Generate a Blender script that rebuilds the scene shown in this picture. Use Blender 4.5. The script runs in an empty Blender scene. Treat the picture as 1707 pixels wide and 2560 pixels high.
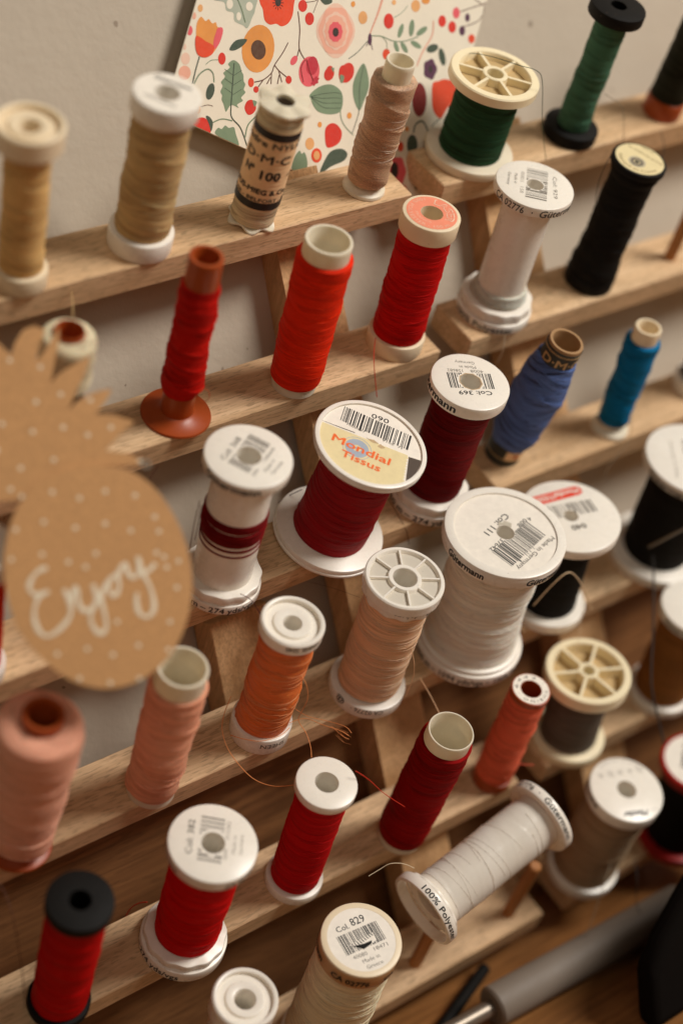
import bpy, math, random
import numpy as np
from mathutils import Matrix, Vector

random.seed(7); rng = np.random.default_rng(7)
PI = math.pi
CM = 0.01
C = bpy.context.scene.collection
sc = bpy.context.scene

# ------------------------------------------------------------------ camera, world, lights, exposure
TILT = math.radians(36.0)                      # the rack leans flat on the wall; its pegs point 36 deg out of it
MR = Matrix(((1, 0, 0), (0, math.cos(TILT), -math.sin(TILT)), (0, math.sin(TILT), math.cos(TILT))))
R3 = np.array(MR)

def W(p):                                      # rack frame (cm) -> world (m)
    return R3 @ np.asarray(p, float) * CM

CX = Vector((0.79517, -0.56415, 0.21965)); CY = -Vector((-0.29929, -0.68148, -0.66738)); CZ = -Vector((0.52682, 0.46473, -0.71131))
cam_d = bpy.data.cameras.new('camera'); cam = bpy.data.objects.new('camera', cam_d); C.objects.link(cam)
rot = Matrix(((CX.x, CY.x, CZ.x), (CX.y, CY.y, CZ.y), (CX.z, CY.z, CZ.z)))
M4 = (MR @ rot).to_4x4(); M4.translation = Vector(W((-18.663, -29.519, 30.043)))
cam.matrix_world = M4
cam_d.sensor_fit = 'VERTICAL'; cam_d.sensor_height = 36; cam_d.sensor_width = 24; cam_d.lens = 60.14
cam_d.clip_start = 0.02; cam_d.clip_end = 50
cam_d.dof.use_dof = True; cam_d.dof.focus_distance = 0.501; cam_d.dof.aperture_fstop = 4.2
sc.camera = cam

wd = bpy.data.worlds.new('World'); sc.world = wd; wd.use_nodes = True
bg = wd.node_tree.nodes['Background']; bg.inputs[0].default_value = (1.0, 0.80, 0.60, 1); bg.inputs[1].default_value = 0.065

def area(name, direction, dist, size, power, col, target=(8, -7, -8)):
    l = bpy.data.lights.new(name, 'AREA'); l.shape = 'DISK'; l.size = size; l.energy = power; l.color = col
    o = bpy.data.objects.new(name, l); C.objects.link(o)
    d = Vector(direction).normalized(); o.location = Vector(W(target)) + d * dist
    o.rotation_euler = d.to_track_quat('Z', 'Y').to_euler()
    return o
area('window_light', (0.55, -0.66, 0.64), 1.5, 0.54, 21.5, (1.0, 0.955, 0.89))
area('fill_light', (-0.35, -0.85, 0.40), 2.2, 1.4, 5.0, (1.0, 0.92, 0.81))  # added fill lamp, lifts the sides turned from the key

sc.view_settings.view_transform = 'Standard'; sc.view_settings.look = 'None'
sc.view_settings.exposure = 0.0; sc.view_settings.gamma = 1.0; sc.view_settings.use_curve_mapping = False
sc.render.engine = 'CYCLES'
sc.cycles.use_denoising = True
sc.cycles.max_bounces = 7; sc.cycles.caustics_reflective = False; sc.cycles.caustics_refractive = False
try: sc.cycles.denoiser = 'OPENIMAGEDENOISE'
except Exception: pass

# ------------------------------------------------------------------ materials
def lin(r, g, b, k=0.80):
    f = lambda c: ((c / 255 + 0.055) / 1.055) ** 2.4 if c > 10 else c / 255 / 12.92
    v = [f(c) / k for c in (r, g, b)]; q = min(1.0, 0.88 / max(v)); return tuple(x * q for x in v) + (1,)

class NT:
    def __init__(s, name):
        s.m = bpy.data.materials.new(name); s.m.use_nodes = True; s.t = s.m.node_tree
        s.b = s.t.nodes['Principled BSDF']
    def n(s, typ, **kw):
        nd = s.t.nodes.new(typ)
        for k, v in kw.items():
            if k.startswith('i_'):
                key = k[2:]; key = int(key) if key.isdigit() else key
                nd.inputs[key].default_value = v
            else: setattr(nd, k, v)
        return nd
    def l(s, a, b): s.t.links.new(a, b)
    def math(s, op, a, b=None, c=None):
        nd = s.t.nodes.new('ShaderNodeMath'); nd.operation = op
        for i, v in enumerate((a, b, c)):
            if v is None: continue
            if hasattr(v, 'links'): s.l(v, nd.inputs[i])
            else: nd.inputs[i].default_value = v
        return nd.outputs[0]
    def noise(s, vec, scale, detail=2, rough=0.5):
        nd = s.n('ShaderNodeTexNoise'); nd.inputs['Scale'].default_value = scale
        nd.inputs['Detail'].default_value = detail; nd.inputs['Roughness'].default_value = rough
        s.l(vec, nd.inputs['Vector']); return nd.outputs['Fac']
    def comb(s, x, y, z=0.0):
        nd = s.n('ShaderNodeCombineXYZ')
        for i, v in enumerate((x, y, z)):
            if hasattr(v, 'links'): s.l(v, nd.inputs[i])
            else: nd.inputs[i].default_value = v
        return nd.outputs[0]
    def ramp(s, fac, stops):
        nd = s.n('ShaderNodeValToRGB'); e = nd.color_ramp.elements
        e[0].position, e[0].color = stops[0]; e[1].position, e[1].color = stops[1]
        for p, c in stops[2:]:
            x = e.new(p); x.color = c
        s.l(fac, nd.inputs[0]); return nd.outputs[0]
    def mix(s, fac, a, b, mode='MIX'):
        nd = s.n('ShaderNodeMix', data_type='RGBA', blend_type=mode)
        for i, v in ((0, fac), (6, a), (7, b)):
            if hasattr(v, 'links'): s.l(v, nd.inputs[i])
            else: nd.inputs[i].default_value = v
        return nd.outputs[2]
    def bump(s, h, strength, dist):
        nd = s.n('ShaderNodeBump'); nd.inputs['Strength'].default_value = strength; nd.inputs['Distance'].default_value = dist
        s.l(h, nd.inputs['Height']); s.l(nd.outputs[0], s.b.inputs['Normal'])

def sc4(c, k): return (min(1, c[0] * k), min(1, c[1] * k), min(1, c[2] * k), 1)

MATS = {}
def plastic(name, rgb, rough=0.38, sss=0.0, dirt=0.05, k=0.80):
    if name in MATS: return MATS[name]
    s = NT(name); c = lin(*rgb, k=k)
    tc = s.n('ShaderNodeTexCoord')
    f = s.noise(tc.outputs['Object'], 90, 4, 0.6)
    col = s.mix(f, sc4(c, 1 - dirt), sc4(c, 1 + dirt * .6))
    # small scuffs and specks of dust
    sp = s.noise(tc.outputs['Object'], 900, 2, 0.5)
    spm = s.math('GREATER_THAN', sp, 0.735)
    col = s.mix(s.math('MULTIPLY', spm, 0.22), col, (0.25, 0.16, 0.09, 1))
    s.l(col, s.b.inputs['Base Color'])
    r = s.noise(tc.outputs['Object'], 300, 3, 0.6)
    s.l(s.math('MULTIPLY_ADD', r, 0.18, rough - 0.09), s.b.inputs['Roughness'])
    if sss: s.b.inputs['Subsurface Weight'].default_value = sss; s.b.inputs['Subsurface Radius'].default_value = (1, .9, .75); s.b.inputs['Subsurface Scale'].default_value = 0.0025
    s.b.inputs['Specular IOR Level'].default_value = 0.4
    s.bump(f, 0.08, 0.0003)
    MATS[name] = s.m; return s.m

def flat(name, rgb, rough=0.6, metal=0.0, k=0.80):
    if name in MATS: return MATS[name]
    s = NT(name); c = lin(*rgb, k=k)
    tc = s.n('ShaderNodeTexCoord'); f = s.noise(tc.outputs['Object'], 400, 3, 0.6)
    s.l(s.mix(f, sc4(c, .86), sc4(c, 1.1)), s.b.inputs['Base Color'])
    s.b.inputs['Roughness'].default_value = rough; s.b.inputs['Metallic'].default_value = metal
    MATS[name] = s.m; return s.m

def thread_mat(name, rgb, shine=0.0, var=0.22, fine=1.0, slope=0.10):
    var = var * 1.35
    """wound thread: UV is (arc, height) in cm; crossing helical strands in two directions"""
    if name in MATS: return MATS[name]
    s = NT(name); c = lin(*rgb)
    uv = s.n('ShaderNodeUVMap').outputs[0]
    sp = s.n('ShaderNodeSeparateXYZ'); s.l(uv, sp.inputs[0]); u, v = sp.outputs[0], sp.outputs[1]
    s1 = s.math('MULTIPLY_ADD', u, slope, v); s2 = s.math('MULTIPLY_ADD', u, -slope * 1.3, v)
    lay = s.noise(s.comb(s.math('MULTIPLY', u, 0.22), s.math('MULTIPLY', s1, 1.5)), 1.0, 2)
    m = s.math('GREATER_THAN', lay, 0.5)
    def strands(a, seed):
        n1 = s.noise(s.comb(s.math('MULTIPLY', u, 0.55), s.math('MULTIPLY', a, 21 * fine), seed), 1.0, 2, 0.6)
        n2 = s.noise(s.comb(s.math('MULTIPLY', u, 0.25), s.math('MULTIPLY', a, 7), seed + 3), 1.0, 3, 0.6)
        return n1, n2
    a1, a2 = strands(s1, 1.0); b1, b2 = strands(s2, 9.0)
    def mx(x, y):
        nd = s.n('ShaderNodeMix', data_type='FLOAT'); s.l(m, nd.inputs[0]); s.l(x, nd.inputs[2]); s.l(y, nd.inputs[3]); return nd.outputs[0]
    f1, f2 = mx(a1, b1), mx(a2, b2)
    twist = s.noise(s.comb(s.math('MULTIPLY', u, 38), s.math('MULTIPLY', s1, 30)), 1.0, 1)
    h = s.math('ADD', s.math('MULTIPLY', f1, 0.6), s.math('MULTIPLY', f2, 0.8))
    h2 = s.math('MULTIPLY_ADD', twist, 0.25 + .5 * shine, h)
    col = s.mix(f1, sc4(c, 1 - var * 1.3), sc4(c, 1 + var))
    band = s.ramp(f2, [(0.30, (1 - var * 1.5, 1 - var * 1.7, 1 - var * 1.8, 1)), (0.50, (1.0, 1.0, 1.0, 1))])
    col = s.mix(1.0, col, band, 'MULTIPLY')
    line = s.math('LESS_THAN', s.math('ABSOLUTE', s.math('SUBTRACT', f2, 0.47)), 0.011)   # shadowed gaps between crossing strands
    col = s.mix(s.math('MULTIPLY', line, 0.40), col, sc4(c, 0.35))
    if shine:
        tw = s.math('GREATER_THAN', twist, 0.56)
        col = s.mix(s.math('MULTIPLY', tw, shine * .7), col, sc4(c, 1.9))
    s.l(col, s.b.inputs['Base Color'])
    s.b.inputs['Roughness'].default_value = 0.72 - 0.35 * shine
    s.b.inputs['Specular IOR Level'].default_value = 0.10 + .4 * shine
    s.b.inputs['Sheen Weight'].default_value = 0.0; s.b.inputs['Sheen Roughness'].default_value = 0.4
    s.b.inputs['Sheen Tint'].default_value = sc4(c, 1.6)
    s.b.inputs['Subsurface Weight'].default_value = 0.3; s.b.inputs['Subsurface Radius'].default_value = (1, .5, .35); s.b.inputs['Subsurface Scale'].default_value = 0.002
    s.bump(h2, 0.9, 0.0004)
    MATS[name] = s.m; return s.m

def wood(name, light, dark, axis=0, fleck=0.5, scale=1.0, rough=0.55):
    if name in MATS: return MATS[name]
    s = NT(name); cl, cd = lin(*light), lin(*dark)
    tc = s.n('ShaderNodeTexCoord'); sp = s.n('ShaderNodeSeparateXYZ'); s.l(tc.outputs['Object'], sp.inputs[0])
    o = sp.outputs; L = o[axis]; oth = [o[i] for i in range(3) if i != axis]
    k = 100 * scale
    g1 = s.noise(s.comb(s.math('MULTIPLY', L, .09 * k), s.math('MULTIPLY', oth[0], 1.5 * k), s.math('MULTIPLY', oth[1], 1.5 * k)), 1.0, 4, 0.55)
    g2 = s.noise(s.comb(s.math('MULTIPLY', L, .5 * k), s.math('MULTIPLY', oth[0], 11 * k), s.math('MULTIPLY', oth[1], 11 * k)), 1.0, 3, 0.6)
    g3 = s.noise(s.comb(s.math('MULTIPLY', L, 2.6 * k), s.math('MULTIPLY', oth[0], 17 * k), s.math('MULTIPLY', oth[1], 17 * k)), 1.0, 1, 0.5)
    g4 = s.noise(tc.outputs['Object'], 60 * scale, 3, .6)
    col = s.mix(s.ramp(g1, [(0.34, (0, 0, 0, 1)), (0.66, (1, 1, 1, 1))]), cd, cl)
    col = s.mix(s.ramp(g2, [(0.42, (0, 0, 0, 1)), (0.66, (.75, .75, .75, 1))]), col, sc4(cd, .82))
    fm = s.ramp(g3, [(0.56, (0, 0, 0, 1)), (0.64, (1, 1, 1, 1))])
    col = s.mix(s.math('MULTIPLY', fm, fleck), col, sc4(cd, 0.55))
    col = s.mix(s.math('MULTIPLY', g4, 0.25), col, sc4(cl, 1.12))
    s.l(col, s.b.inputs['Base Color']); s.b.inputs['Roughness'].default_value = rough
    s.b.inputs['Specular IOR Level'].default_value = 0.3
    s.bump(s.math('ADD', g2, s.math('MULTIPLY', g3, .6)), 0.35, 0.0002)
    MATS[name] = s.m; return s.m

WHITE = plastic('white_plastic', (224, 217, 205), 0.28, 0.12, .08)
WHITE2 = plastic('milky_plastic', (205, 194, 172), 0.42, 0.35)
IVORY = plastic('ivory_plastic', (212, 194, 164), 0.4, 0.15)
CREAM = plastic('cream_plastic', (220, 206, 172), 0.42, 0.1, 0.07)
PAPER = flat('white_paper_sticker', (224, 216, 203), 0.55)
INK = flat('black_print', (22, 20, 18), 0.5)
GREYINK = flat('grey_print', (92, 84, 74), 0.55)
PALEINK = flat('pale_grey_print', (150, 142, 130), 0.55)
BROWN = plastic('brown_plastic', (146, 62, 20), 0.36, 0.1, .12)
BLACKP = plastic('black_plastic', (15, 13, 11), 0.62, 0, .2); BLACKP.node_tree.nodes['Principled BSDF'].inputs['Specular IOR Level'].default_value = .15
REDP = plastic('red_plastic', (150, 16, 10), 0.36)
BEECH = wood('beech_wood', (209, 178, 141), (178, 143, 104), 0, 0.66)
BEECHV = wood('beech_wood_upright', (207, 168, 124), (172, 131, 88), 2, 0.45)
PEGW = wood('beech_dowel', (180, 124, 72), (140, 90, 48), 2, 0.25)
PANEL = wood('walnut_board', (126, 86, 52), (88, 56, 32), 0, 0.35, 0.5, 0.5)
DESKW = wood('oak_desk', (150, 102, 58), (104, 66, 34), 0, 0.35, 0.45, 0.45)

# ------------------------------------------------------------------ mesh building
PARTS = {}
class MB:
    """collects geometry in local cm and links it as ONE mesh object"""
    def __init__(s): s.v = []; s.f = []; s.m = []; s.uv = []; s.mats = []; s.nv = 0; s.smooth = []
    def mi(s, mat):
        if mat not in s.mats: s.mats.append(mat)
        return s.mats.index(mat)
    def add(s, verts, faces, mat, uvs=None, smooth=False):
        verts = np.asarray(verts, float).reshape(-1, 3); b = s.nv
        s.v.append(verts); s.nv += len(verts); i = s.mi(mat)
        for k, f in enumerate(faces):
            s.f.append(tuple(int(b + x) for x in f)); s.m.append(i); s.smooth.append(smooth)
            s.uv.append(uvs[k] if uvs is not None else None)
    def box(s, lo, hi, mat, bev=0.0):
        x0, y0, z0 = lo; x1, y1, z1 = hi
        if bev <= 0:
            v = [(x0,y0,z0),(x1,y0,z0),(x1,y1,z0),(x0,y1,z0),(x0,y0,z1),(x1,y0,z1),(x1,y1,z1),(x0,y1,z1)]
            f = [(0,3,2,1),(4,5,6,7),(0,1,5,4),(1,2,6,5),(2,3,7,6),(3,0,4,7)]
            s.add(v, f, mat); return
        b = bev; v = []; idx = {}
        for sx in (0, 1):
            for sy in (0, 1):
                for sz in (0, 1):
                    X = (x0, x1)[sx]; Y = (y0, y1)[sy]; Z = (z0, z1)[sz]; dx = b if sx == 0 else -b; dy = b if sy == 0 else -b; dz = b if sz == 0 else -b
                    for ax, p in enumerate(((X, Y + dy, Z + dz), (X + dx, Y, Z + dz), (X + dx, Y + dy, Z))):
                        idx[(sx, sy, sz, ax)] = len(v); v.append(p)
        F = []
        def quad(a, b_, c, d): F.append((a, b_, c, d))
        for ax in range(3):
            for sd in (0, 1):
                o = [i for i in range(3) if i != ax]
                cs = []
                for (p, q) in ((0, 0), (1, 0), (1, 1), (0, 1)):
                    k = [0, 0, 0]; k[ax] = sd; k[o[0]] = p; k[o[1]] = q; cs.append(idx[(*k, ax)])
                F.append(tuple(cs))
        for ax in range(3):
            o = [i for i in range(3) if i != ax]
            for p in (0, 1):
                for q in (0, 1):
                    k0 = [0, 0, 0]; k0[o[0]] = p; k0[o[1]] = q; k0[ax] = 0; k1 = list(k0); k1[ax] = 1
                    F.append((idx[(*k0, o[0])], idx[(*k1, o[0])], idx[(*k1, o[1])], idx[(*k0, o[1])]))
        for sx in (0, 1):
            for sy in (0, 1):
                for sz in (0, 1): F.append(tuple(idx[(sx, sy, sz, a)] for a in range(3)))
        s.add(v, F, mat)
    def lathe(s, prof, mat, seg=64, closed=True, rmod=None, zmod=None, a0=PI / 4, uvscale=None):
        """revolve (r,z) loop round z; seam faces away from the camera"""
        n = len(prof); th = a0 + np.arange(seg + 1) * 2 * PI / seg
        pr = np.array(prof, float); V = np.zeros((seg, n, 3))
        for i in range(seg):
            r = pr[:, 0].copy(); z = pr[:, 1].copy()
            if rmod is not None: r = rmod(th[i], r, z)
            if zmod is not None: z = zmod(th[i], r, z)
            V[i, :, 0] = r * math.cos(th[i]); V[i, :, 1] = r * math.sin(th[i]); V[i, :, 2] = z
        F = []; UV = []; m = n if closed else n - 1
        rm = float(np.max(pr[:, 0]))
        for i in range(seg):
            j = (i + 1) % seg
            for k in range(m):
                l = (k + 1) % n
                F.append((i * n + k, j * n + k, j * n + l, i * n + l))
                u0, u1 = i * 2 * PI / seg * rm, (i + 1) * 2 * PI / seg * rm
                UV.append(((u0, pr[k, 1]), (u1, pr[k, 1]), (u1, pr[l, 1]), (u0, pr[l, 1])))
        s.add(V.reshape(-1, 3), F, mat, UV, True)
    def disc(s, r0, r1, z, mat, seg=48, c=(0, 0), a=(0, 2 * PI)):
        v = []; F = []; n = seg + 1
        for i in range(n):
            t = a[0] + (a[1] - a[0]) * i / seg
            v += [(c[0] + r0 * math.cos(t), c[1] + r0 * math.sin(t), z), (c[0] + r1 * math.cos(t), c[1] + r1 * math.sin(t), z)]
        for i in range(seg): F.append((2 * i, 2 * i + 1, 2 * i + 3, 2 * i + 2))
        s.add(v, F, mat)
    def poly(s, pts, z, mat, ):
        s.add([(p[0], p[1], z) for p in pts], [tuple(range(len(pts)))], mat)
    def tube(s, pts, rad, mat, seg=6, cap=True, sub=True):
        P = [np.array(p, float) for p in pts]
        if sub and len(P) > 2:
            Q = []
            for i in range(len(P) - 1):
                p0 = P[max(i - 1, 0)]; p1 = P[i]; p2 = P[i + 1]; p3 = P[min(i + 2, len(P) - 1)]
                for t in np.linspace(0, 1, 7)[:-1]:
                    Q.append(.5 * ((2 * p1) + (-p0 + p2) * t + (2 * p0 - 5 * p1 + 4 * p2 - p3) * t * t + (-p0 + 3 * p1 - 3 * p2 + p3) * t ** 3))
            Q.append(P[-1]); P = Q
        V = []; n = len(P); up = np.array([.13, .27, .95])
        for i in range(n):
            d = P[min(i + 1, n - 1)] - P[max(i - 1, 0)]; d = d / (np.linalg.norm(d) + 1e-9)
            a = np.cross(d, up); a /= np.linalg.norm(a) + 1e-9; b = np.cross(d, a)
            r = rad(i / (n - 1)) if callable(rad) else rad
            for k in range(seg):
                t = 2 * PI * k / seg; V.append(P[i] + r * (math.cos(t) * a + math.sin(t) * b))
        F = [(i * seg + k, i * seg + (k + 1) % seg, (i + 1) * seg + (k + 1) % seg, (i + 1) * seg + k) for i in range(n - 1) for k in range(seg)]
        if cap: F += [tuple(range(seg))[::-1], tuple((n - 1) * seg + k for k in range(seg))]
        s.add(V, F, mat, None, True)
    def build(s, name, parent=None, mat_world=None):
        if getattr(s, 'sides', None):
            for nm, (m2, par) in s.sides.items():
                if m2.nv: m2.build('rim_lettering', PARTS.get((parent.name, par), parent) if parent is not None else None)
        if not s.nv: return None
        if parent is not None and name in ('printing', 'paper_label', 'ring_label', 'raised_rim'): parent = PARTS.get((parent.name, 'top'), parent)
        me = bpy.data.meshes.new(name); V = np.concatenate(s.v) * CM
        me.from_pydata([tuple(p) for p in V.tolist()], [], s.f)
        for m in s.mats: me.materials.append(m)
        me.polygons.foreach_set('material_index', s.m); me.polygons.foreach_set('use_smooth', s.smooth)
        if any(u is not None for u in s.uv):
            uvl = me.uv_layers.new(name='UVMap'); flatuv = []
            for p, u in zip(s.f, s.uv):
                for k in range(len(p)): flatuv += (u[k] if u is not None else (0.0, 0.0))
            uvl.data.foreach_set('uv', np.array(flatuv, dtype=np.float32))
        me.update()
        try: me.set_sharp_from_angle(angle=math.radians(38))
        except Exception: pass
        o = bpy.data.objects.new(name, me); C.objects.link(o)
        if parent is not None: o.parent = parent
        if mat_world is not None: o.matrix_world = mat_world
        return o

def tag(o, label=None, cat=None, group=None, kind=None):
    if label: o['label'] = label
    if cat: o['category'] = cat
    if group: o['group'] = group
    if kind: o['kind'] = kind
    return o

# ---- lettering: font outlines turned into mesh faces, laid flat or bent round a rim
_TX = {}
def text_mesh(txt, bold=0.0, shear=0.0):
    key = (txt, bold, shear)
    if key in _TX: return _TX[key]
    if bold > 0:
        V, F = text_mesh(txt, 0.0, shear); n = len(V); b = min(bold, .03) * 1.1; VV = []; FF = []
        for i, (dx, dy) in enumerate(((-b, 0), (b, 0), (0, b), (0, -b))):
            VV.append(np.c_[V[:, 0] + dx + b, V[:, 1] + dy, np.full(n, i * .0006)]); FF += [tuple(x + i * n for x in f) for f in F]
        _TX[key] = (np.concatenate(VV), FF); return _TX[key]
    cu = bpy.data.curves.new('lettering', 'FONT'); cu.body = txt; cu.size = 1.0; cu.offset = bold; cu.shear = shear; cu.resolution_u = 2
    o = bpy.data.objects.new('lettering', cu); C.objects.link(o)
    dg = bpy.context.evaluated_depsgraph_get(); me = bpy.data.meshes.new_from_object(o.evaluated_get(dg))
    V = np.array([v.co[:] for v in me.vertices]).reshape(-1, 3) * (1, 1, 0); F = [tuple(p.vertices) for p in me.polygons]
    bpy.data.objects.remove(o); bpy.data.curves.remove(cu); bpy.data.meshes.remove(me)
    if len(V):
        V = V - [V[:, 0].min(), 0, 0]
    _TX[key] = (V, F); return _TX[key]

def line(mb, txt, p0, p1, z, mat, h=None, bold=0.0, shear=0.0, centre=False):
    """text on the flat top; baseline p0->p1, cap height h (cm); centre: p0-p1 is the mid line"""
    V, F = text_mesh(txt, bold, shear); p0 = np.array(p0); p1 = np.array(p1); d = p1 - p0; L = np.linalg.norm(d); d /= L; n = np.array([-d[1], d[0]])
    w = V[:, 0].max(); sx = L / w; sy = (h / 0.72) if h else sx
    off = -0.36 * sy if centre else 0
    P = p0 + np.outer(V[:, 0] * sx, d) + np.outer(V[:, 1] * sy + off, n)
    mb.add(np.c_[P, z + V[:, 2]], F, mat)

def arc(mb, txt, r, a_start, a_end, z, mat, h, bold=0.0, inward=True, shear=0.0):
    """text on the flat top along a circle, from a_start to a_end (deg). inward: letter tops point to the centre (runs counter-clockwise)"""
    V, F = text_mesh(txt, bold, shear); w = V[:, 0].max(); sy = h / 0.72
    t = np.radians(a_start) + (np.radians(a_end) - np.radians(a_start)) * V[:, 0] / w
    rr = r - V[:, 1] * sy if inward else r + V[:, 1] * sy
    mb.add(np.c_[rr * np.cos(t), rr * np.sin(t), z + V[:, 2]], F, mat)

SPLIT = [True]
def rim(mb, txt, r, a_start, a_end, z, mat, h, bold=0.0, shear=0.0, flip=False):
    """text wrapped round the side; z is the height of the baseline; flip = upside down"""
    if SPLIT[0]:
        if not hasattr(mb, 'sides'): mb.sides = {}
        key = 'bottom' if z < 1.6 else 'top'
        if key not in mb.sides: mb.sides[key] = (MB(), key)
        mb = mb.sides[key][0]
    V, F = text_mesh(txt, bold, shear); w = V[:, 0].max(); sy = h / 0.72; R_ = r + 0.006 + V[:, 2]
    t = np.radians(a_start) + (np.radians(a_end) - np.radians(a_start)) * V[:, 0] / w
    zz = z - V[:, 1] * sy if flip else z + V[:, 1] * sy
    mb.add(np.c_[R_ * np.cos(t), R_ * np.sin(t), zz], F, mat)

def barcode(mb, p0, p1, hv, z, mat=None, hole=0.0, seed=1, dens=46, tails=False):
    mat = mat or INK
    rnd = random.Random(seed); p0 = np.array(p0, float); p1 = np.array(p1, float); hv = np.array(hv, float); d = p1 - p0; L = np.linalg.norm(d); x = 0.0; step = 1.0 / (dens * 2)
    ns = 14
    while x < 1:
        w = rnd.choice((1, 1, 1, 2, 2, 3)) * step; g = rnd.choice((1, 1, 2, 2, 3)) * step
        if x + w > 1: break
        run = None
        ext = 1.12 if tails and rnd.random() < .12 else 1.0
        for k in range(ns):
            a, b = k / ns * ext, (k + 1) / ns * ext
            mid = p0 + d * (x + w / 2) + hv * (a + b) / 2
            ok = (mid[0] ** 2 + mid[1] ** 2) > hole * hole
            if ok and run is None: run = a
            if (not ok or k == ns - 1) and run is not None:
                e = b if ok else a
                q = [p0 + d * x + hv * run, p0 + d * (x + w) + hv * run, p0 + d * (x + w) + hv * e, p0 + d * x + hv * e]
                if e > run: mb.poly(q, z, mat)
                run = None
        x += w + g

# ---- frames for the spools
FLOORM = plastic('translucent_white_floor', (202, 193, 177), .35, .2); FLOORC = plastic('shaded_cream_floor', (176, 150, 106), .5, .05)  # shade of the cream wheel recess is painted into its darker floor colour
class Frame:
    def __init__(s, B, T):
        s.B = np.array(B, float); s.T = np.array(T, float); z = s.T - s.B; s.H = float(np.linalg.norm(z)); z /= s.H
        x = np.array([1., 0, 0]); x -= x @ z * z; x /= np.linalg.norm(x); y = np.cross(z, x); s.ax = (x, y, z)
        M = Matrix(tuple(map(tuple, (R3 @ np.array([x, y, z]).T).tolist()))).to_4x4(); M.translation = Vector(W(s.B)); s.M = M
    def local(s, p):
        d = np.asarray(p, float) - s.B; return np.array([d @ a for a in s.ax])

def thing(name, label, cat, M=None, group=None):
    o = bpy.data.objects.new(name, None); o.empty_display_size = 0.01; C.objects.link(o)
    if M is not None: o.matrix_world = M
    return tag(o, label, cat, group)

def ring(r0, r1, z0, z1, b=0.04):
    b = min(b, (r1 - r0) * .45, (z1 - z0) * .45)
    return [(r0, z0), (r1 - b, z0), (r1 - b * .3, z0 + b * .3), (r1, z0 + b), (r1, z1 - b), (r1 - b * .3, z1 - b * .3), (r1 - b, z1), (r0, z1)]

def thread_body(mb, mat, z0, z1, rfun, rin, lay=0.012, pitch=0.5, slope=0.35, seg=96, rows=None, shoulder=0.06, seed=0, strands=10, strand_mat=None, fuzz=0, over=0.0):
    """wound thread: outer wall with overlapping slanted layers, rounded shoulders, stray strands"""
    rnd = np.random.default_rng(seed + 11); rows = rows or max(30, int((z1 - z0) * 22))
    H = z1 - z0; t = np.linspace(0, 1, rows); zz = z0 + H * t
    ph = rnd.uniform(0, 6, 8)
    def rr(th, z):
        tt = (z - z0) / H
        base = np.array([rfun(float(q)) for q in np.atleast_1d(tt)])
        a = th
        l1 = ((z / pitch + slope * (a / (2 * PI)) * 2 + .25 * np.sin(z * 2.1 + ph[0])) % 1.0)
        l2 = ((z / (pitch * 1.63) - slope * (a / (2 * PI)) * 2 + .2 * np.sin(z * 1.3 + ph[1])) % 1.0)
        l1 = l1 ** 5; l2 = l2 ** 5
        w = .5 + .5 * np.sin(a * 1 + ph[2] + z * .8)
        d = lay * (w * l1 + (1 - w) * l2) + lay * .38 * np.sin(z * 3.1 + a + ph[3]) + lay * .25 * np.sin(z * 6.7 + 2 * a + ph[4] + 1.5 * np.sin(z * 1.7)) + lay * .12 * np.sin(z * 17 + 3 * a + 2 * np.sin(z * 4))
        s_ = np.minimum(1, np.minimum(tt, 1 - tt) * H / max(shoulder, 1e-4))
        rnd_ = shoulder * (1 - np.sqrt(np.maximum(0, 1 - (1 - s_) ** 2))) if shoulder > 0 else 0
        return base + d - rnd_
    prof = [(rin, z0)] + [(rfun(float(q)), z) for q, z in zip(t, zz)] + [(rin, z1)]
    def rmod(th, r, z):
        o = r.copy(); o[1:-1] = rr(th % (2 * PI), z[1:-1]); return o
    mb.lathe(prof, mat, seg=seg, rmod=rmod)
    sm = strand_mat or mat
    for k in range(strands):
        a0 = rnd.uniform(2.2, 5.6) - .9; zc = z0 + H * rnd.uniform(.08, .92); span = rnd.uniform(1.2, 3.6); sl = rnd.uniform(-.16, .16)
        pts = []
        for q in np.linspace(0, 1, 16):
            a = a0 + span * (q - .3); z = min(max(zc + sl * (q - .5) * span + .03 * math.sin(q * 5 + k), z0 + .03), z1 - .03)
            r = float(rr(a % (2 * PI), np.array([z]))[0]) + .006 + (.02 if q in (0.0,) else 0)
            pts.append((r * math.cos(a), r * math.sin(a), z))
        mb.tube(pts, 0.0085, sm, seg=4, cap=False, sub=False)
    for k in range(fuzz):
        a = rnd.uniform(0, 2 * PI); z = z0 + H * rnd.uniform(.02, .98); r = float(rr(a, np.array([z]))[0])
        l = rnd.uniform(.015, .06); da = rnd.uniform(-.07, .07); dz = rnd.uniform(-.05, .05)
        p = (r * math.cos(a), r * math.sin(a), z); m_ = ((r + l * .7) * math.cos(a + da * .5), (r + l * .7) * math.sin(a + da * .5), z + dz * .6); q = ((r + l) * math.cos(a + da), (r + l) * math.sin(a + da), z + dz)
        w = .0018
        mb.add([(p[0], p[1], p[2] - w), (p[0], p[1], p[2] + w), (m_[0], m_[1], m_[2] + w), (m_[0], m_[1], m_[2] - w), (q[0], q[1], q[2])], [(0, 1, 2, 3), (3, 2, 4)], sm)

def scallop(nw, amp, rmin):
    def f(th, r, z):
        return np.where(r > rmin, r * (1 - amp * .5 + amp * .5 * np.cos(nw * th)), r)
    return f

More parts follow.
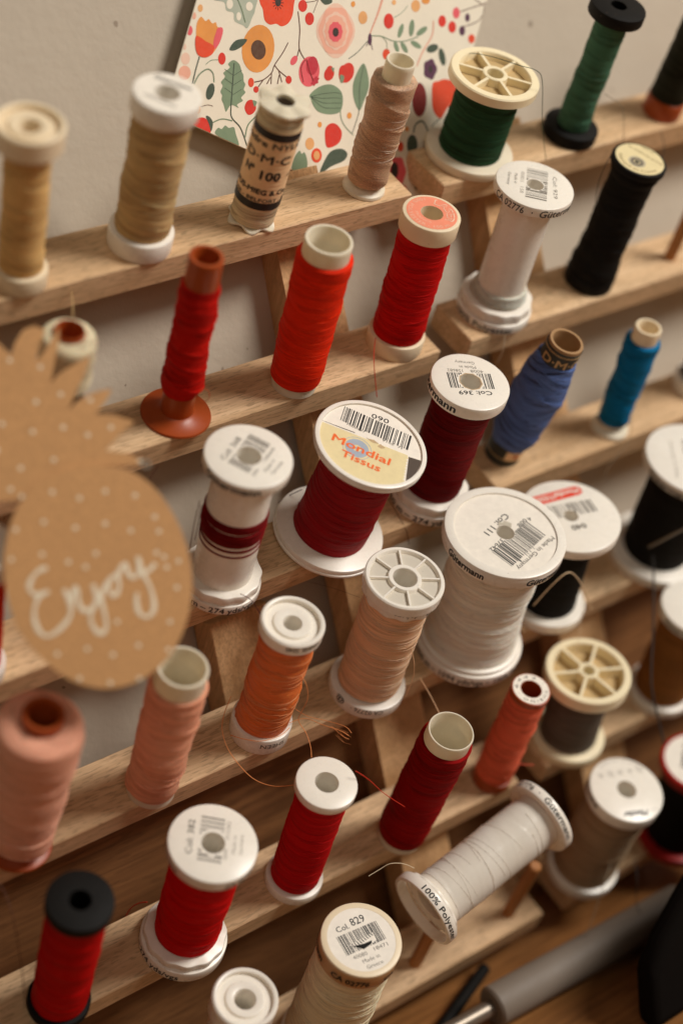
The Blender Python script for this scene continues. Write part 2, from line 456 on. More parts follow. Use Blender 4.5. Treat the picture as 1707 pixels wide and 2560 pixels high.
def spokes(mb, mat, r0, r1, z0, z1, n, w, a0=0.3):
    for k in range(n):
        a = a0 + 2 * PI * k / n; c, s_ = math.cos(a), math.sin(a); e = w / 2
        P = []
        for (r, q) in ((r0, -e), (r1, -e), (r1, e), (r0, e)): P.append((r * c - q * s_, r * s_ + q * c))
        v = [(x, y, z0) for x, y in P] + [(x, y, z1) for x, y in P]
        mb.add(v, [(3, 2, 1, 0), (4, 5, 6, 7), (0, 1, 5, 4), (1, 2, 6, 5), (2, 3, 7, 6), (3, 0, 4, 7)], mat)

# ------------------------------------------------------------------ THE SETTING: wall, wooden board, desk
WALLY = 2.34; DESKZ = -25.96; BOARDZ = -15.1
s = NT('painted_plaster'); c = lin(172, 160, 143)
tc = s.n('ShaderNodeTexCoord'); n1 = s.noise(tc.outputs['Object'], 420, 3, .55); n2 = s.noise(tc.outputs['Object'], 120, 4, .6); n3 = s.noise(tc.outputs['Object'], 14, 4, .6)
col = s.mix(n3, sc4(c, .88), sc4(c, 1.08)); spk = s.math('GREATER_THAN', s.noise(tc.outputs['Object'], 260, 1, .4), .765)
col = s.mix(s.math('MULTIPLY', spk, .5), col, (0.12, .07, .04, 1))
s.l(col, s.b.inputs['Base Color']); s.b.inputs['Roughness'].default_value = .8
s.bump(s.math('ADD', s.math('MULTIPLY', n1, .5), n2), 0.5, 0.0006); PLASTER = s.m
def wbox(name, lo, hi, mat, kind=None, bev=0.0):
    mb = MB(); mb.box(lo, hi, mat, bev); o = mb.build(name)
    return tag(o, kind=kind)
wbox('wall', (-60, WALLY, -60), (90, WALLY + 8, 60), PLASTER, 'structure')
o = wbox('desk_surface', (-60, -70, DESKZ - 3), (90, WALLY - .02, DESKZ), DESKW, 'structure')
o = wbox('wooden_board', (-40, WALLY - .9, DESKZ + .02), (80, WALLY - .03, BOARDZ), PANEL, None, .05)
tag(o, 'dark brown wooden board standing along the foot of the wall behind the racks', 'board')

# ------------------------------------------------------------------ THE RACKS (rack frame: row 0 front top edge at y=0,z=0)
RA, RB, RW, RH = 3.1349, 3.7703, 1.8895, 0.9003
MRACK = MR.to_4x4()
PEG_Y = 0.80
def rack(name, label, x0, x1, ups, pegs, nrow=6, dy=0.0, add_strip=False):
    t = thing(name, label, 'thread rack', MRACK, 'wooden thread racks leaning on the wall')
    for k in range(nrow):
        mb = MB(); y, z = -k * RA + dy, -k * RB
        mb.box((x0, y, z - RH), (x1, y + RW, z), BEECH, 0.035)
        r_ = mb.build('rail', t)
        # the grain shifts from rail to rail
        r_.location = (0, 0, 0)
    for (u0, u1) in ups:       # slanted uprights behind the rails, running parallel to the wall
        mb = MB(); d = np.array([0, -RA, -RB]); d /= np.linalg.norm(d); n = np.array([0, d[2], -d[1]])  # n points to the back (+y)
        if n[1] < 0: n = -n
        top = np.array([0, RW, 0]) - d * (.2); bot = np.array([0, RW, 0]) + d * (5 * math.hypot(RA, RB) + 2.35)
        v = []
        for P in (top, bot):
            for q in (.02, 1.1):
                for X in (u0, u1): v.append((X, *(P + n * q)[1:]))
        f = [(0, 1, 3, 2), (4, 6, 7, 5), (0, 4, 5, 1), (2, 3, 7, 6), (0, 2, 6, 4), (1, 5, 7, 3)]
        mb.add(v, f, BEECHV); mb.build('upright', t)
    if add_strip:  # wooden strip added for the dark brown area behind the rails
        mb = MB(); P0 = R3.T @ np.array([4.3, 1.0, -15.05]); b_ = MB()
        b_.box((4.3, 1.15, -15.05), (6.4, 2.2, -11.2), BEECHV, .03)
        for vv in b_.v: vv[:] = vv @ R3
        b_.build('rear_strip', t)
    for (k, X, Y, hh) in pegs:
        mb = MB(); r = 0.21 if hh > 3 else 0.165; z = -k * RB
        mb.lathe([(0.001, z - .2), (r, z - .2), (r, z + hh - .06), (r - .05, z + hh), (0.001, z + hh)], PEGW, seg=20, closed=False)
        v = mb.v[-1]; v[:, 0] += X; v[:, 1] += -k * RA + Y + dy
        mb.build('peg', t)
    return t
BASES = [(0,.28,.55),(0,4.10,.80),(0,7.78,.66),(0,11.95,.76),(1,.03,.68),(1,4.06,.82),(1,8.02,.57),(1,12.04,.87),(2,-3.62,.70),(2,4.26,.40),(2,8.21,.75),(2,12.09,.69),(3,-3.74,.49),(3,.43,.34),(3,4.39,.65),(3,8.30,.47),(3,12.40,.43),
         (4,-3.80,.46),(4,.26,.38),(4,4.36,.53),(4,8.33,.24),(4,12.46,.57),(5,.15,.39),(5,3.83,.20)]
pl = [(k, x, max(y, .35), 2.2) for k, x, y in BASES] + [(2, .1, .6, 3.1), (0, -3.9, .7, 3.1), (1, -3.9, .7, 3.1), (5, 8.18, .69, 3.1), (5, 12.17, .61, 3.1)]
rack('thread_rack', 'left beech thread rack, whose rails carry the pink, orange and cherry red spools', -9.0, 13.3, [(9.05, 11.05)], pl, add_strip=True)
BASES = [(0,16.33,1.07),(0,20.51,.84),(0,24.80,.79),(1,16.17,.95),(1,20.39,.92),(2,15.71,1.25),(2,20.15,.69),(2,24.56,1.04),(3,15.97,.53),(3,21.28,.70),(4,15.92,.62),(4,20.41,.61),(5,15.62,.74),(5,19.72,.40)]
pr = [(k, x, min(y, 1.3), 2.0) for k, x, y in BASES] + [(1, 24.23, .79, 3.1)]
rack('thread_rack', 'right beech thread rack, whose rails carry the green, blue and black spools', 14.55, 30.0, [(17.25, 19.3)], pr)

# ------------------------------------------------------------------ THE SPOOLS
GL = 'spools standing on the rack pegs'
SD = [.55]; WIN = [.84]
def flange_mesh(fr, mb, mat, r0, r1, z0, z1, style=None, top=True, rh=0.3, dish=0.0):
    """one end disc of a spool; style is how its outer face is made"""
    if style == 'spoke':      # recessed wheel: outer ring, hub ring, spokes, floor
        zf = z1 - SD[0]
        mb.lathe([(rh, z0), (r1 - .03, z0), (r1, z0 + .03), (r1, z1 - .04), (r1 - .04, z1), (r1 * (WIN[0] + .02), z1), (r1 * WIN[0], z1 - .03), (r1 * (WIN[0] - .02), zf), (rh + .16, zf), (rh + .14, z1 - .02), (rh + .12, z1), (rh + .02, z1), (rh, z1 - .02)], mat, seg=72)
    elif style == 'recess':   # concentric stepped rings
        zf = z1 - min(.16, (z1 - z0) * .6)
        mb.lathe([(rh, z0), (r1 - .04, z0), (r1, z0 + .04), (r1, z1 - .05), (r1 - .05, z1), (r1 - .10, z1), (r1 - .14, z1 - .03), (r1 - .15, zf), (r1 * .62, zf), (r1 * .58, zf + .07), (r1 * .5, zf + .08), (rh + .02, zf + .05), (rh, zf + .02)], mat, seg=72)
    else:
        mb.lathe(ring(r0, r1 - (.004 if dish else 0), z0, z1 - dish, .045), mat, seg=72)

def spool(label, B, T, rb, rt, tb, tt, thr, mat=None, rh=0.3, core_r=None, topstyle='disc', tier=None, name='thread_spool', bmat=None, tmat=None,
          thread_name='thread', cat='thread spool', col=None, labelfn=None, scal=0.0, nspoke=8, corecol=None, bottom_r0=None, skirt=None, tube_t=.07, group=GL, tiltrim=None, tb_name='bottom_flange', tt_name='top_flange', spoke_a=.3, dish=0.0, sdepth=.55, sw=.05, hollow=0, win=.84):
    """thr: list of dicts(z0,z1 as fractions, r0,r1 cm, mat, ...)"""
    fr = Frame(B, T); H = fr.H; mat = mat or WHITE; bmat = bmat or mat; tmat = tmat or mat
    t = thing(name, label, cat, fr.M, group)
    core_r = core_r or rh + .12
    # core tube
    mb = MB()
    zt = H if topstyle == 'tube' else H * (1 - tt) - .002
    if topstyle == 'tube':
        r1 = rt; mb.lathe([(r1 - tube_t, 0.01), (r1 - .004, 0.01), (r1 - .004, H * .5), (r1, H - .16), (r1 + .005, H - .05), (r1 - .015, H), (r1 - tube_t + .015, H), (r1 - tube_t, H - .03)], corecol or mat, seg=56)
    else:
        mb.lathe([(rh + .002, H * tb), (core_r, H * tb), (core_r, zt), (rh + .002, zt)], corecol or mat, seg=56)
    mb.build('core_tube', t)
    # bottom flange
    if rb:
        mb = MB(); r0 = bottom_r0 or min(rh, rb * .5)
        if topstyle == 'tube' and tb < .04:
            mb.lathe([(rt - tube_t, 0), (rb - .03, 0), (rb, .03), (rb - .02, H * tb), (rt + .12, H * tb + .05), (rt + .002, H * tb + .14), (rt + .002, H * tb), (rt - tube_t, H * tb)], bmat, seg=64)
        else:
            mb.lathe(ring(r0, rb, 0, H * tb, .05) if not hollow else ring(hollow, rb, 0, H * tb, .04), bmat, seg=72)
        if tier:   # second, scalloped disc above the printed ring
            r2, h2 = tier
            mb.lathe(ring(r0 + .01, r2, H * tb + .004, H * tb + h2, .05), bmat, seg=96, rmod=scallop(12, .035, r2 * .6))
        PARTS[(t.name, 'bottom')] = mb.build(tb_name, t)
    # thread
    for i, d in enumerate(thr):
        mb = MB(); z0, z1 = d['z'][0] * H, d['z'][1] * H; ra, rb_ = d['r']; bulge = d.get('bulge', 0.0)
        prof = d.get('prof')
        rf = (lambda q, P=prof: float(np.interp(q, [p[0] for p in P], [p[1] for p in P]))) if prof else (lambda q: ra + (rb_ - ra) * q + bulge * math.sin(PI * q))
        thread_body(mb, d['mat'], z0, z1, rf, core_r + .003 if topstyle != 'tube' else rt + .004, d.get('lay', .012), d.get('pitch', .5), d.get('slope', .35), shoulder=d.get('sh', .02), seed=hash(label) % 9999 if False else sum(map(ord, label)) + i, strands=d.get('strands', 8), strand_mat=d.get('smat'), fuzz=d.get('fuzz', 0))
        mb.build(thread_name, t)
    # top flange
    if topstyle != 'tube':
        mb = MB(); z0 = H * (1 - tt)
        if topstyle == 'hex':
            pass
        else:
            SD[0] = sdepth; WIN[0] = win
            flange_mesh(fr, mb, tmat, rh, rt, z0, H, topstyle, rh=rh, dish=dish)
            if topstyle == 'spoke':
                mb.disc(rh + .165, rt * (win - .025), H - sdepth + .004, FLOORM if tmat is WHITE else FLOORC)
                spokes(mb, tmat, rh + .13, rt * (win + .005), H - sdepth - .02, H - .012, nspoke, sw, spoke_a)
            if skirt: mb.lathe(ring(rt * .55, rt - .03, z0 - skirt, z0 - .003, .05), tmat, seg=96, rmod=scallop(12, .05, rt * .6))
        PARTS[(t.name, 'top')] = mb.build(tt_name, t)
    if labelfn:
        labelfn(t, fr)
    return t, fr

def sticker(t, r0, r1, z, mat=None, name='paper_label'):
    mb = MB(); mb.lathe([(r0, z), (r1, z), (r1, z + .006), (r0, z + .006)], mat or PAPER, seg=72); return mb, z + .008

TH = {}
def T_(name, rgb, **k):
    if name not in TH: TH[name] = thread_mat(name + '_thread', rgb, **k)
    return TH[name]

# --- row 0 ---------------------------------------------------------------
spool('pale gold thread spool with a recessed ivory cap, leftmost on the top rail', (.28,.55,0), (.12,.65,5.04), .72, .89, .11, .13,
      [dict(z=(.11, .872), r=(.58, .60), mat=T_('pale gold', (205, 166, 108)), lay=.02, pitch=.8, strands=14)], mat=CREAM if False else IVORY, rh=.28, topstyle='recess')
def lab(t, fr):
    mb, z = sticker(t, .36, .83, fr.H + .001)
    line(mb, 'Gütermann', (.06, .74), (.72, -.06), z, INK, .18, .02, shear=.2, centre=True); line(mb, '100% polyester', (-.62, .12), (-.08, -.62), z, GREYINK, .12, .015, centre=True)
    mb.build('paper_label', t)
spool('khaki beige thread spool with a printed white cap on the top rail', (4.10,.80,0), (4.14,.77,4.99), .91, .91, .12, .12,
      [dict(z=(.12, .882), r=(.76, .78), mat=T_('khaki beige', (182, 152, 106)), lay=.035, pitch=1.0, slope=.6, strands=20)], rh=.34, labelfn=lab)

# clear waisted reel with a printed paper band
def reel_paper():
    SPLIT[0] = False
    fr = Frame((7.78,.66,0), (7.92,.54,4.14)); H = fr.H
    t = thing('thread_reel', 'old ecru thread reel with a paper band reading Nº 100, before the floral card', 'thread reel', fr.M, GL)
    hexf = lambda th, r, z: np.where(r > .5, r * (1 + .085 * np.cos(6 * th + .5)), r)
    hexz = lambda th, r, z: z + np.where(r > .5, .07 * np.cos(6 * th + .5), 0)
    clear = plastic('cloudy_clear_plastic', (198, 188, 166), .3, .4, .08)
    for nm, z0, z1, r1 in (('bottom_flange', .07, .17, .70), ('top_flange', H - .13, H, .74)):
        mb = MB(); mb.lathe(ring(.27, r1, z0, z1, .045), clear, seg=96, rmod=hexf, zmod=(lambda th, r, z: z + np.where(r > .5, -.05 - .05 * np.cos(6 * th + .5), 0)) if nm == 'bottom_flange' else (lambda th, r, z: z + np.where(r > .5, -.035 * (1 - np.cos(6 * th + .5)), 0)))
        mb.build(nm, t)
    mb = MB(); mb.lathe([(.27, .16), (.4, .16), (.4, H - .12), (.27, H - .12)], flat('grey_card_core', (110, 96, 80), .8), seg=48); mb.build('core_tube', t)
    mb = MB(); thread_body(mb, T_('ecru', (206, 184, 150), var=.3, slope=.03), .14, H - .12, lambda q: .645, .40, .008, .9, .1, shoulder=.03, strands=12, seed=4); mb.build('thread', t)
    mb = MB(); kraft = flat('buff_paper', (230, 192, 146), .65)
    L0, L1 = .82, 3.50; n = 60; prof = [(.652, L0)] + [(.664 + .006 * math.sin(i * 1.9), L0 + (L1 - L0) * i / n) for i in range(n + 1)] + [(.652, L1)]
    mb.lathe(prof, kraft, seg=72)
    for z0 in (L0 + .03, L1 - .28): mb.lathe([(.666, z0), (.674, z0), (.674, z0 + .25), (.666, z0 + .25)], INK, seg=72)
    r = .674
    rim(mb, 'fil à coudre NYLON', r, 60, 345, 2.96, INK, .20, .02); rim(mb, 'D·M·C', r, 162, 287, 2.46, INK, .27, .015)
    rim(mb, 'Nº', r, 171, 200, 2.0, INK, .26, .035); rim(mb, '100', r, 218, 270, 1.90, INK, .30, .035); rim(mb, 'M', r, 292, 305, 1.98, INK, .1, .02)
    rim(mb, 'DOLLFUS-MIEG & Cie,', r, 95, 309, 1.40, INK, .17, .03); rim(mb, 'MULHOUSE - BELFORT - PARIS', r, 80, 345, 1.14, INK, .115, .02)
    mb.build('paper_band', t); SPLIT[0] = True
reel_paper()

spool('shiny taupe thread bobbin on a white plastic foot, in front of the floral card', (11.95,.76,0), (11.98,.73,4.52), .66, .43, .025, .12,
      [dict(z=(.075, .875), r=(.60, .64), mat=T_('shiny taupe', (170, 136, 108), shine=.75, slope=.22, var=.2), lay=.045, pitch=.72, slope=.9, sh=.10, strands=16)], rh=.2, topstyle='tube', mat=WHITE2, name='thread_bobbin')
spool('bottle green thread spool with a cream six spoked wheel top', (16.33,1.07,0), (16.35,1.05,3.04), 1.42, 1.41, .10, .11,
      [dict(z=(.10, .888), r=(1.02, .98), mat=T_('bottle green', (34, 66, 42), slope=.03, var=.35), lay=.014, pitch=.6, slope=.2, strands=24)], mat=CREAM, bmat=WHITE2, rh=.26, topstyle='spoke', nspoke=6, sdepth=.26, sw=.09, win=.80)
spool('sage green thread wound on a slim black bobbin with wide black ends', (20.51,.84,0), (20.54,.80,4.85), .91, .89, .09, .08,
      [dict(z=(.09, .92), r=(.53, .50), mat=T_('sage green', (62, 98, 76), slope=.04, var=.2), lay=.03, pitch=1.3, slope=.15, strands=8)], mat=BLACKP, rh=.26, name='thread_bobbin')
spool('very dark olive thread spool on a rust brown foot, by the sage green one', (24.80,.79,0), (24.90,.72,4.80), .67, .63, .14, .07,
      [dict(z=(.14, .93), r=(.62, .60), mat=T_('dark olive', (38, 38, 28), var=.3), lay=.02, strands=6)], mat=BROWN, rh=.2)

# --- row 1 ---------------------------------------------------------------
def lab(t, fr):
    mb, z = sticker(t, .0, .80, fr.H + .001, flat('cream_paper', (206, 190, 146), .5)); O = flat('olive_print', (120, 98, 52), .6)
    line(mb, 'AU CHINOIS GLACÉ', (.08, .70), (.50, -.50), z, O, .10, .01); line(mb, '100 m', (.50, .50), (.68, .07), z, O, .10, .01)
    arc(mb, 'Fabriqué en France', .68, 135, 282, z, O, .10, .01)
    mb.disc(.12, .22, z, GREYINK, 24, (-.20, -.08)); mb.disc(0, .09, z, INK, 16, (-.20, -.08)); mb.disc(.24, .28, z, PALEINK, 24, (-.20, -.08))
    mb.build('paper_label', t)
spool('black thread spool with a round cream printed label on its top', (20.39,-2.22,-3.77), (20.41,-2.25,1.25), .84, .90, .10, .05,
      [dict(z=(.10, .95), r=(.86, .72), prof=[(0, .80), (.07, .83), (.17, .74), (.9, .72), (.95, .80), (1, .8)], mat=T_('black', (22, 20, 17), var=.25), lay=.03, strands=5)], mat=BLACKP, rh=.2, labelfn=lab)

def lab929(t, fr):
    mb = MB(); z = fr.H + .002
    line(mb, 'Col: 929', (.82, .12), (.11, -.76), z, GREYINK, .13); barcode(mb, (.318, .765), (-.719, -.381), (.502, -.426), z, GREYINK, .30, 3, 40)
    line(mb, '4008015', (.02, .70), (-.36, .30), z, PALEINK, .12); line(mb, '158', (-.52, .10), (-.74, -.14), z, PALEINK, .12)
    line(mb, 'Made in', (-.25, .70), (-.60, .30), z, GREYINK, .10); line(mb, 'Germany', (-.40, .83), (-.86, .34), z, GREYINK, .10)
    rim(mb, 'CA 02776', 1.22, 163, 216, fr.H - .30, INK, .23, .01); rim(mb, '·', 1.22, 227, 229, fr.H - .30, INK, .25, .02); rim(mb, 'Gütermann', 1.22, 239, 316, fr.H - .30, INK, .25, .01, .15)
    rim(mb, '100% Polyester', 1.22, 158, 262, .07, INK, .22, .015)
    mb.build('printing', t)
spool('upright nearly empty white spool with pale grey turns at its foot, marked Col: 929', (16.17,-2.18,-3.77), (16.10,-2.09,1.21), 1.22, 1.22, .07, .07,
      [dict(z=(.155, .235), r=(.90, .81), mat=T_('pale grey', (196, 192, 178)), lay=.03, strands=14)], rh=.27, core_r=.77, tier=(1.16, .36), labelfn=lab929)

spool('red thread left on a slim brown plastic bobbin with a wide round foot', (4.06,-2.32,-3.77), (4.01,-2.28,2.02), 1.02, .47, .015, .15,
      [dict(z=(.165, .845), r=(.55, .54), prof=[(0, .50), (.08, .60), (.3, .57), (.55, .53), (.75, .56), (.95, .52), (1, .5)], mat=T_('scarlet', (178, 18, 8), var=.25), lay=.045, pitch=.55, slope=.8, strands=26, fuzz=500, sh=.05)], mat=BROWN, topstyle='tube', tube_t=.12, name='thread_bobbin')
spool('fuzzy orange red thread cone on an open milky white tube', (8.02,-2.57,-3.77), (7.94,-2.50,1.66), .64, .68, .05, .1,
      [dict(z=(.055, .905), r=(.76, .80), mat=T_('orange red', (212, 40, 8), var=.16), lay=.03, pitch=.9, slope=.7, sh=.10, strands=14, fuzz=2200)], mat=WHITE2, topstyle='tube', tube_t=.10, name='thread_cone')
def lablaser(t, fr):
    mb, z = sticker(t, .335, .755, fr.H + .001, flat('salmon_paper', (222, 132, 104), .5)); P = flat('pale_pink_print', (236, 180, 152), .5)
    arc(mb, '100% POLYESTER - 100 m', .70, 72, 282, z, P, .125, .005); arc(mb, 'FRANCE', .50, 150, 232, z, P, .085)
    arc(mb, 'LASER', .45, 45, -68, z, flat('white_print', (240, 205, 178), .5), .23, .045, inward=False); arc(mb, 'LASER', .465, 42, -65, z + .003, flat('salmon_paper', (222, 132, 104), .5), .19, .005, inward=False)
    mb.build('paper_label', t)
spool('bright red thread spool with a cream cap and a pink ring label', (12.04,-2.27,-3.77), (11.96,-2.18,1.28), .89, .87, .11, .12,
      [dict(z=(.11, .882), r=(.79, .79), mat=T_('bright red', (176, 8, 6), var=.2), lay=.024, pitch=.6, slope=.45, strands=30, fuzz=500)], mat=IVORY, rh=.33, labelfn=lablaser)
spool('cream topped dark reel with brown core, half hidden behind the pineapple tag', (.03,-2.45,-3.77), (.01,-2.44,.89), .59, .40, .05, .1,
      [dict(z=(.05, .62), r=(.56, .58), mat=flat('black_printed_band', (40, 34, 28), .6), lay=.0, strands=0), dict(z=(.60, .97), r=(.72, .72), mat=T_('ivory', (214, 196, 164)), lay=.02, sh=.2, strands=6)], mat=BROWN, topstyle='tube', tube_t=.05, name='thread_reel')

# --- row 2 ---------------------------------------------------------------
def lab368(t, fr):
    mb = MB(); z = fr.H + .002
    line(mb, 'Col: 368', (-.70, .12), (.18, .62), z, GREYINK, .17, .01); barcode(mb, (-.665, .029), (.515, .716), (.30, -.58), z, GREYINK, .38, 5, 40)
    line(mb, '4008', (-.30, -.72), (-.05, -.58), z, GREYINK, .10); line(mb, '158668', (.27, -.39), (.81, -.08), z, GREYINK, .10)
    line(mb, 'Made in', (.10, -.72), (.57, -.45), z, GREYINK, .11); line(mb, 'Germany', (.22, -.88), (.74, -.60), z, GREYINK, .11)
    rim(mb, 'Gütermann', 1.22, 172, 254, fr.H - .30, INK, .25, .03); rim(mb, '250 m – 274 yds/vgs', 1.20, 168, 290, .08, INK, .22, .015)
    mb.build('printing', t)
spool('white spool with only a narrow band of maroon thread, marked Col: 368', (4.09,-5.79,-7.54), (4.05,-5.68,-2.24), 1.20, 1.22, .065, .07,
      [dict(z=(.58, .635), r=(.91, .90), mat=T_('maroon', (104, 6, 8), slope=.03), lay=.01, strands=8, sh=.02), dict(z=(.47, .568), r=(.90, .92), mat=T_('maroon', (104, 6, 8)), lay=.02, strands=14, sh=.02), dict(z=(.435, .452), r=(.89, .89), mat=T_('maroon', (104, 6, 8)), lay=.0, strands=4, sh=0), dict(z=(.395, .405), r=(.89, .89), mat=T_('maroon', (92, 5, 8)), lay=.0, strands=0, sh=0)], rh=.35, core_r=.87, tier=(1.17, .34), labelfn=lab368)
def lab090(t, fr):
    z = fr.H - .065; mb, z = sticker(t, 0, 1.555, z - .008)
    creamp = flat('cream_print', (208, 192, 146), .5); om = flat('orange_print', (226, 98, 26), .5); bl = flat('pale_blue_print', (150, 160, 172), .5); dk = flat('brown_print', (66, 52, 40), .5)
    # cream half below the slanting line, toothed on its right side
    p0 = np.array((-.915, 1.22)); p1 = np.array((.86, -.72)); zig = [(.86, -.72)]
    a, b = np.array((.80, -.84)), np.array((.16, -1.50))
    for i in range(17):
        q = a + (b - a) * i / 16; n = np.array((.045, -.045)) * (1 if i % 2 else 0); zig.append(tuple(q + n * -1))
    arcp = [(1.535 * math.cos(t_), 1.535 * math.sin(t_)) for t_ in np.linspace(math.radians(276), math.radians(126), 40)]
    mb.poly([tuple(p0)] + [tuple(p) for p in zig][0:] + arcp, z, creamp)
    # dark triangle
    w = [(.86, -.78), (1.13, -1.02)] + [(1.535 * math.cos(t_), 1.535 * math.sin(t_)) for t_ in np.linspace(math.radians(-44), math.radians(-83), 12)]
    mb.poly(w, z + .001, dk)
    mb.poly([(-.915, 1.30), (-.86, 1.23), (-.5, .83), (-.2, .53), (-.2, .57)], z + .002, dk)
    barcode(mb, (.12, 1.53), (1.50, -.19), (-.47, -.42), z + .002, INK, .0, 8, 50, True)
    mb.disc(.13, .36, z + .002, bl, 30, (-.50, .02)); mb.disc(.0, .06, z + .002, bl, 12, (-.50, .02)); mb.disc(.42, .44, z + .002, bl, 30, (-.50, .02))
    line(mb, '090', (.66, .90), (1.03, .50), z + .003, INK, .19, .005); line(mb, '7000087', (-.27, .91), (.085, .44), z + .003, GREYINK, .08); line(mb, '9105  7', (.43, .01), (.80, -.43), z + .003, GREYINK, .08)
    line(mb, 'Mondial', (-1.07, .56), (.06, -.86), z + .004, om, .29, .02); line(mb, 'Tissus', (-1.16, -.03), (-.38, -.97), z + .004, om, .27, .02)
    # torn paper flaps over the hole
    mb.poly([(.02, .28), (.10, .05), (.26, -.06), (.2, .12), (.08, .2)], z + .005, flat('torn_paper', (176, 150, 112), .7)); mb.poly([(.30, -.08), (.16, -.12), (.22, -.24), (.36, -.26)], z + .005, flat('torn_paper', (176, 150, 112), .7))
    mb.build('paper_label', t)
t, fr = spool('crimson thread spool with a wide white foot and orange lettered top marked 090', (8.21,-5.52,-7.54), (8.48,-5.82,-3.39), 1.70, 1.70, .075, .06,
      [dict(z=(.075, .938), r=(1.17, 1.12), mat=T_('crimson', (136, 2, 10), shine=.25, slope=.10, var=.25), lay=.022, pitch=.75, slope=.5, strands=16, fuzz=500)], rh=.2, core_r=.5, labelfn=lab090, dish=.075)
mb = MB(); H = fr.H; mb.lathe(ring(1.56, 1.70, H - .10, H, .04), WHITE, seg=80); mb.build('raised_rim', t)
mb = MB(); mb.lathe(ring(1.0, 1.735, .02, .13, .04), WHITE, seg=80); mb.build('lower_rim', t)

def lab369(t, fr):
    mb = MB(); z = fr.H + .002
    line(mb, 'Col: 369', (.31, -.67), (-.65, -.24), z, INK, .17, .012, centre=True); barcode(mb, (.79, .034), (-.515, .631), (-.288, -.583), z, INK, .40, 6, 38)
    line(mb, '4008', (.67, .24), (.30, .415), z, GREYINK, .12); line(mb, '158682', (.08, .52), (-.35, .73), z, GREYINK, .12)
    line(mb, 'Made in', (.56, .47), (.09, .70), z, GREYINK, .12); line(mb, 'Germany', (.64, .64), (.10, .93), z, GREYINK, .12)
    rim(mb, 'Gütermann', 1.21, 118, 213, fr.H - .32, INK, .26, .03); rim(mb, '250 m – 274 yds/vgs', 1.24, 150, 285, .07, INK, .22, .02)
    mb.disc(.34, .37, z - .001, flat('torn_paper', (190, 170, 136), .7), 9); mb.build('printing', t)
spool('wine red thread spool with a white top marked Col: 369', (12.09,-5.58,-7.54), (12.09,-5.58,-2.45), 1.24, 1.21, .07, .085,
      [dict(z=(.14, .912), r=(.90, .92), mat=T_('wine red', (98, 6, 8), slope=.05, var=.3), lay=.016, pitch=.6, slope=.3, strands=22, fuzz=200)], rh=.34, tier=(1.20, .34), labelfn=lab369)

def labdmc(t, fr):
    SPLIT[0] = False
    mb = MB(); z = fr.H; blk = flat('dark_green_print', (38, 38, 30), .6); gold = flat('gold_print', (176, 142, 92), .5)
    r = .575; mb.lathe([(r, z - .78), (r + .012, z - .78), (r + .012, z - .10), (r, z - .10)], blk, seg=56)
    for zz in (z - .24, z - .20): mb.lathe([(r + .013, zz), (r + .018, zz), (r + .018, zz + .018), (r + .013, zz + .018)], gold, seg=56)
    rim(mb, 'D·M·C', r + .014, 165, 300, z - .66, gold, .30, .02)
    mb.build('paper_band', t)
    mb = MB(); mb.lathe([(.50, .02), (.60, .02), (.60, .85), (.50, .85)], blk, seg=56)
    mb.lathe([(.601, .30), (.606, .30), (.606, .33), (.601, .33)], gold, seg=56)
    a = [math.radians(q) for q in np.linspace(225, 290, 10)]; v = [(.607 * math.cos(q), .607 * math.sin(q), zz) for q in a for zz in (.34, .70)]
    mb.add(v, [(2 * i, 2 * i + 2, 2 * i + 3, 2 * i + 1) for i in range(9)], flat('buff_paper', (230, 192, 146), .65)); rim(mb, '98', .607, 248, 268, .44, flat('red_print', (180, 60, 30), .6), .16, .04); SPLIT[0] = True
    mb.build('foot_band', t)
cardm = flat('brown_cardboard', (150, 116, 78), .8)
spool('blue thread bulging round an old cardboard tube banded D·M·C', (15.71,-5.02,-7.54), (16.01,-5.46,-2.25), 0, .56, .0, .1,
      [dict(z=(.13, .87), r=(.7, .7), prof=[(0, .60), (.12, .76), (.4, .83), (.7, .82), (.9, .72), (1, .62)], mat=T_('cornflower blue', (84, 106, 158), var=.42, slope=.25), lay=.05, pitch=1.2, slope=1.0, sh=.05, strands=14)], mat=cardm, topstyle='tube', tube_t=.11, name='thread_reel', labelfn=labdmc)
spool('teal thread bobbin on a small cream plastic tube', (20.15,-5.58,-7.54), (20.03,-5.40,-3.03), .67, .44, .03, .12,
      [dict(z=(.09, .885), r=(.52, .58), mat=T_('teal', (8, 98, 142), var=.25, slope=.2), lay=.035, pitch=.7, slope=.8, sh=.10, strands=14)], mat=IVORY, bmat=WHITE2, topstyle='tube', tube_t=.10, name='thread_bobbin')
spool('dark slate thread spool with white foot, right of the teal bobbin', (24.56,-5.23,-7.54), (24.42,-4.99,-2.64), .74, .70, .12, .1,
      [dict(z=(.12, .9), r=(.56, .56), mat=T_('dark slate', (52, 56, 58), var=.25), strands=5)], rh=.2)
spool('white capped orange red spool at the left edge, beside the pineapple tag', (-3.62,-5.57,-7.54), (-3.78,-5.47,-2.43), .82, .86, .1, .14,
      [dict(z=(.1, .86), r=(.68, .68), mat=T_('orange red', (212, 40, 8), var=.16), strands=8)], rh=.25)

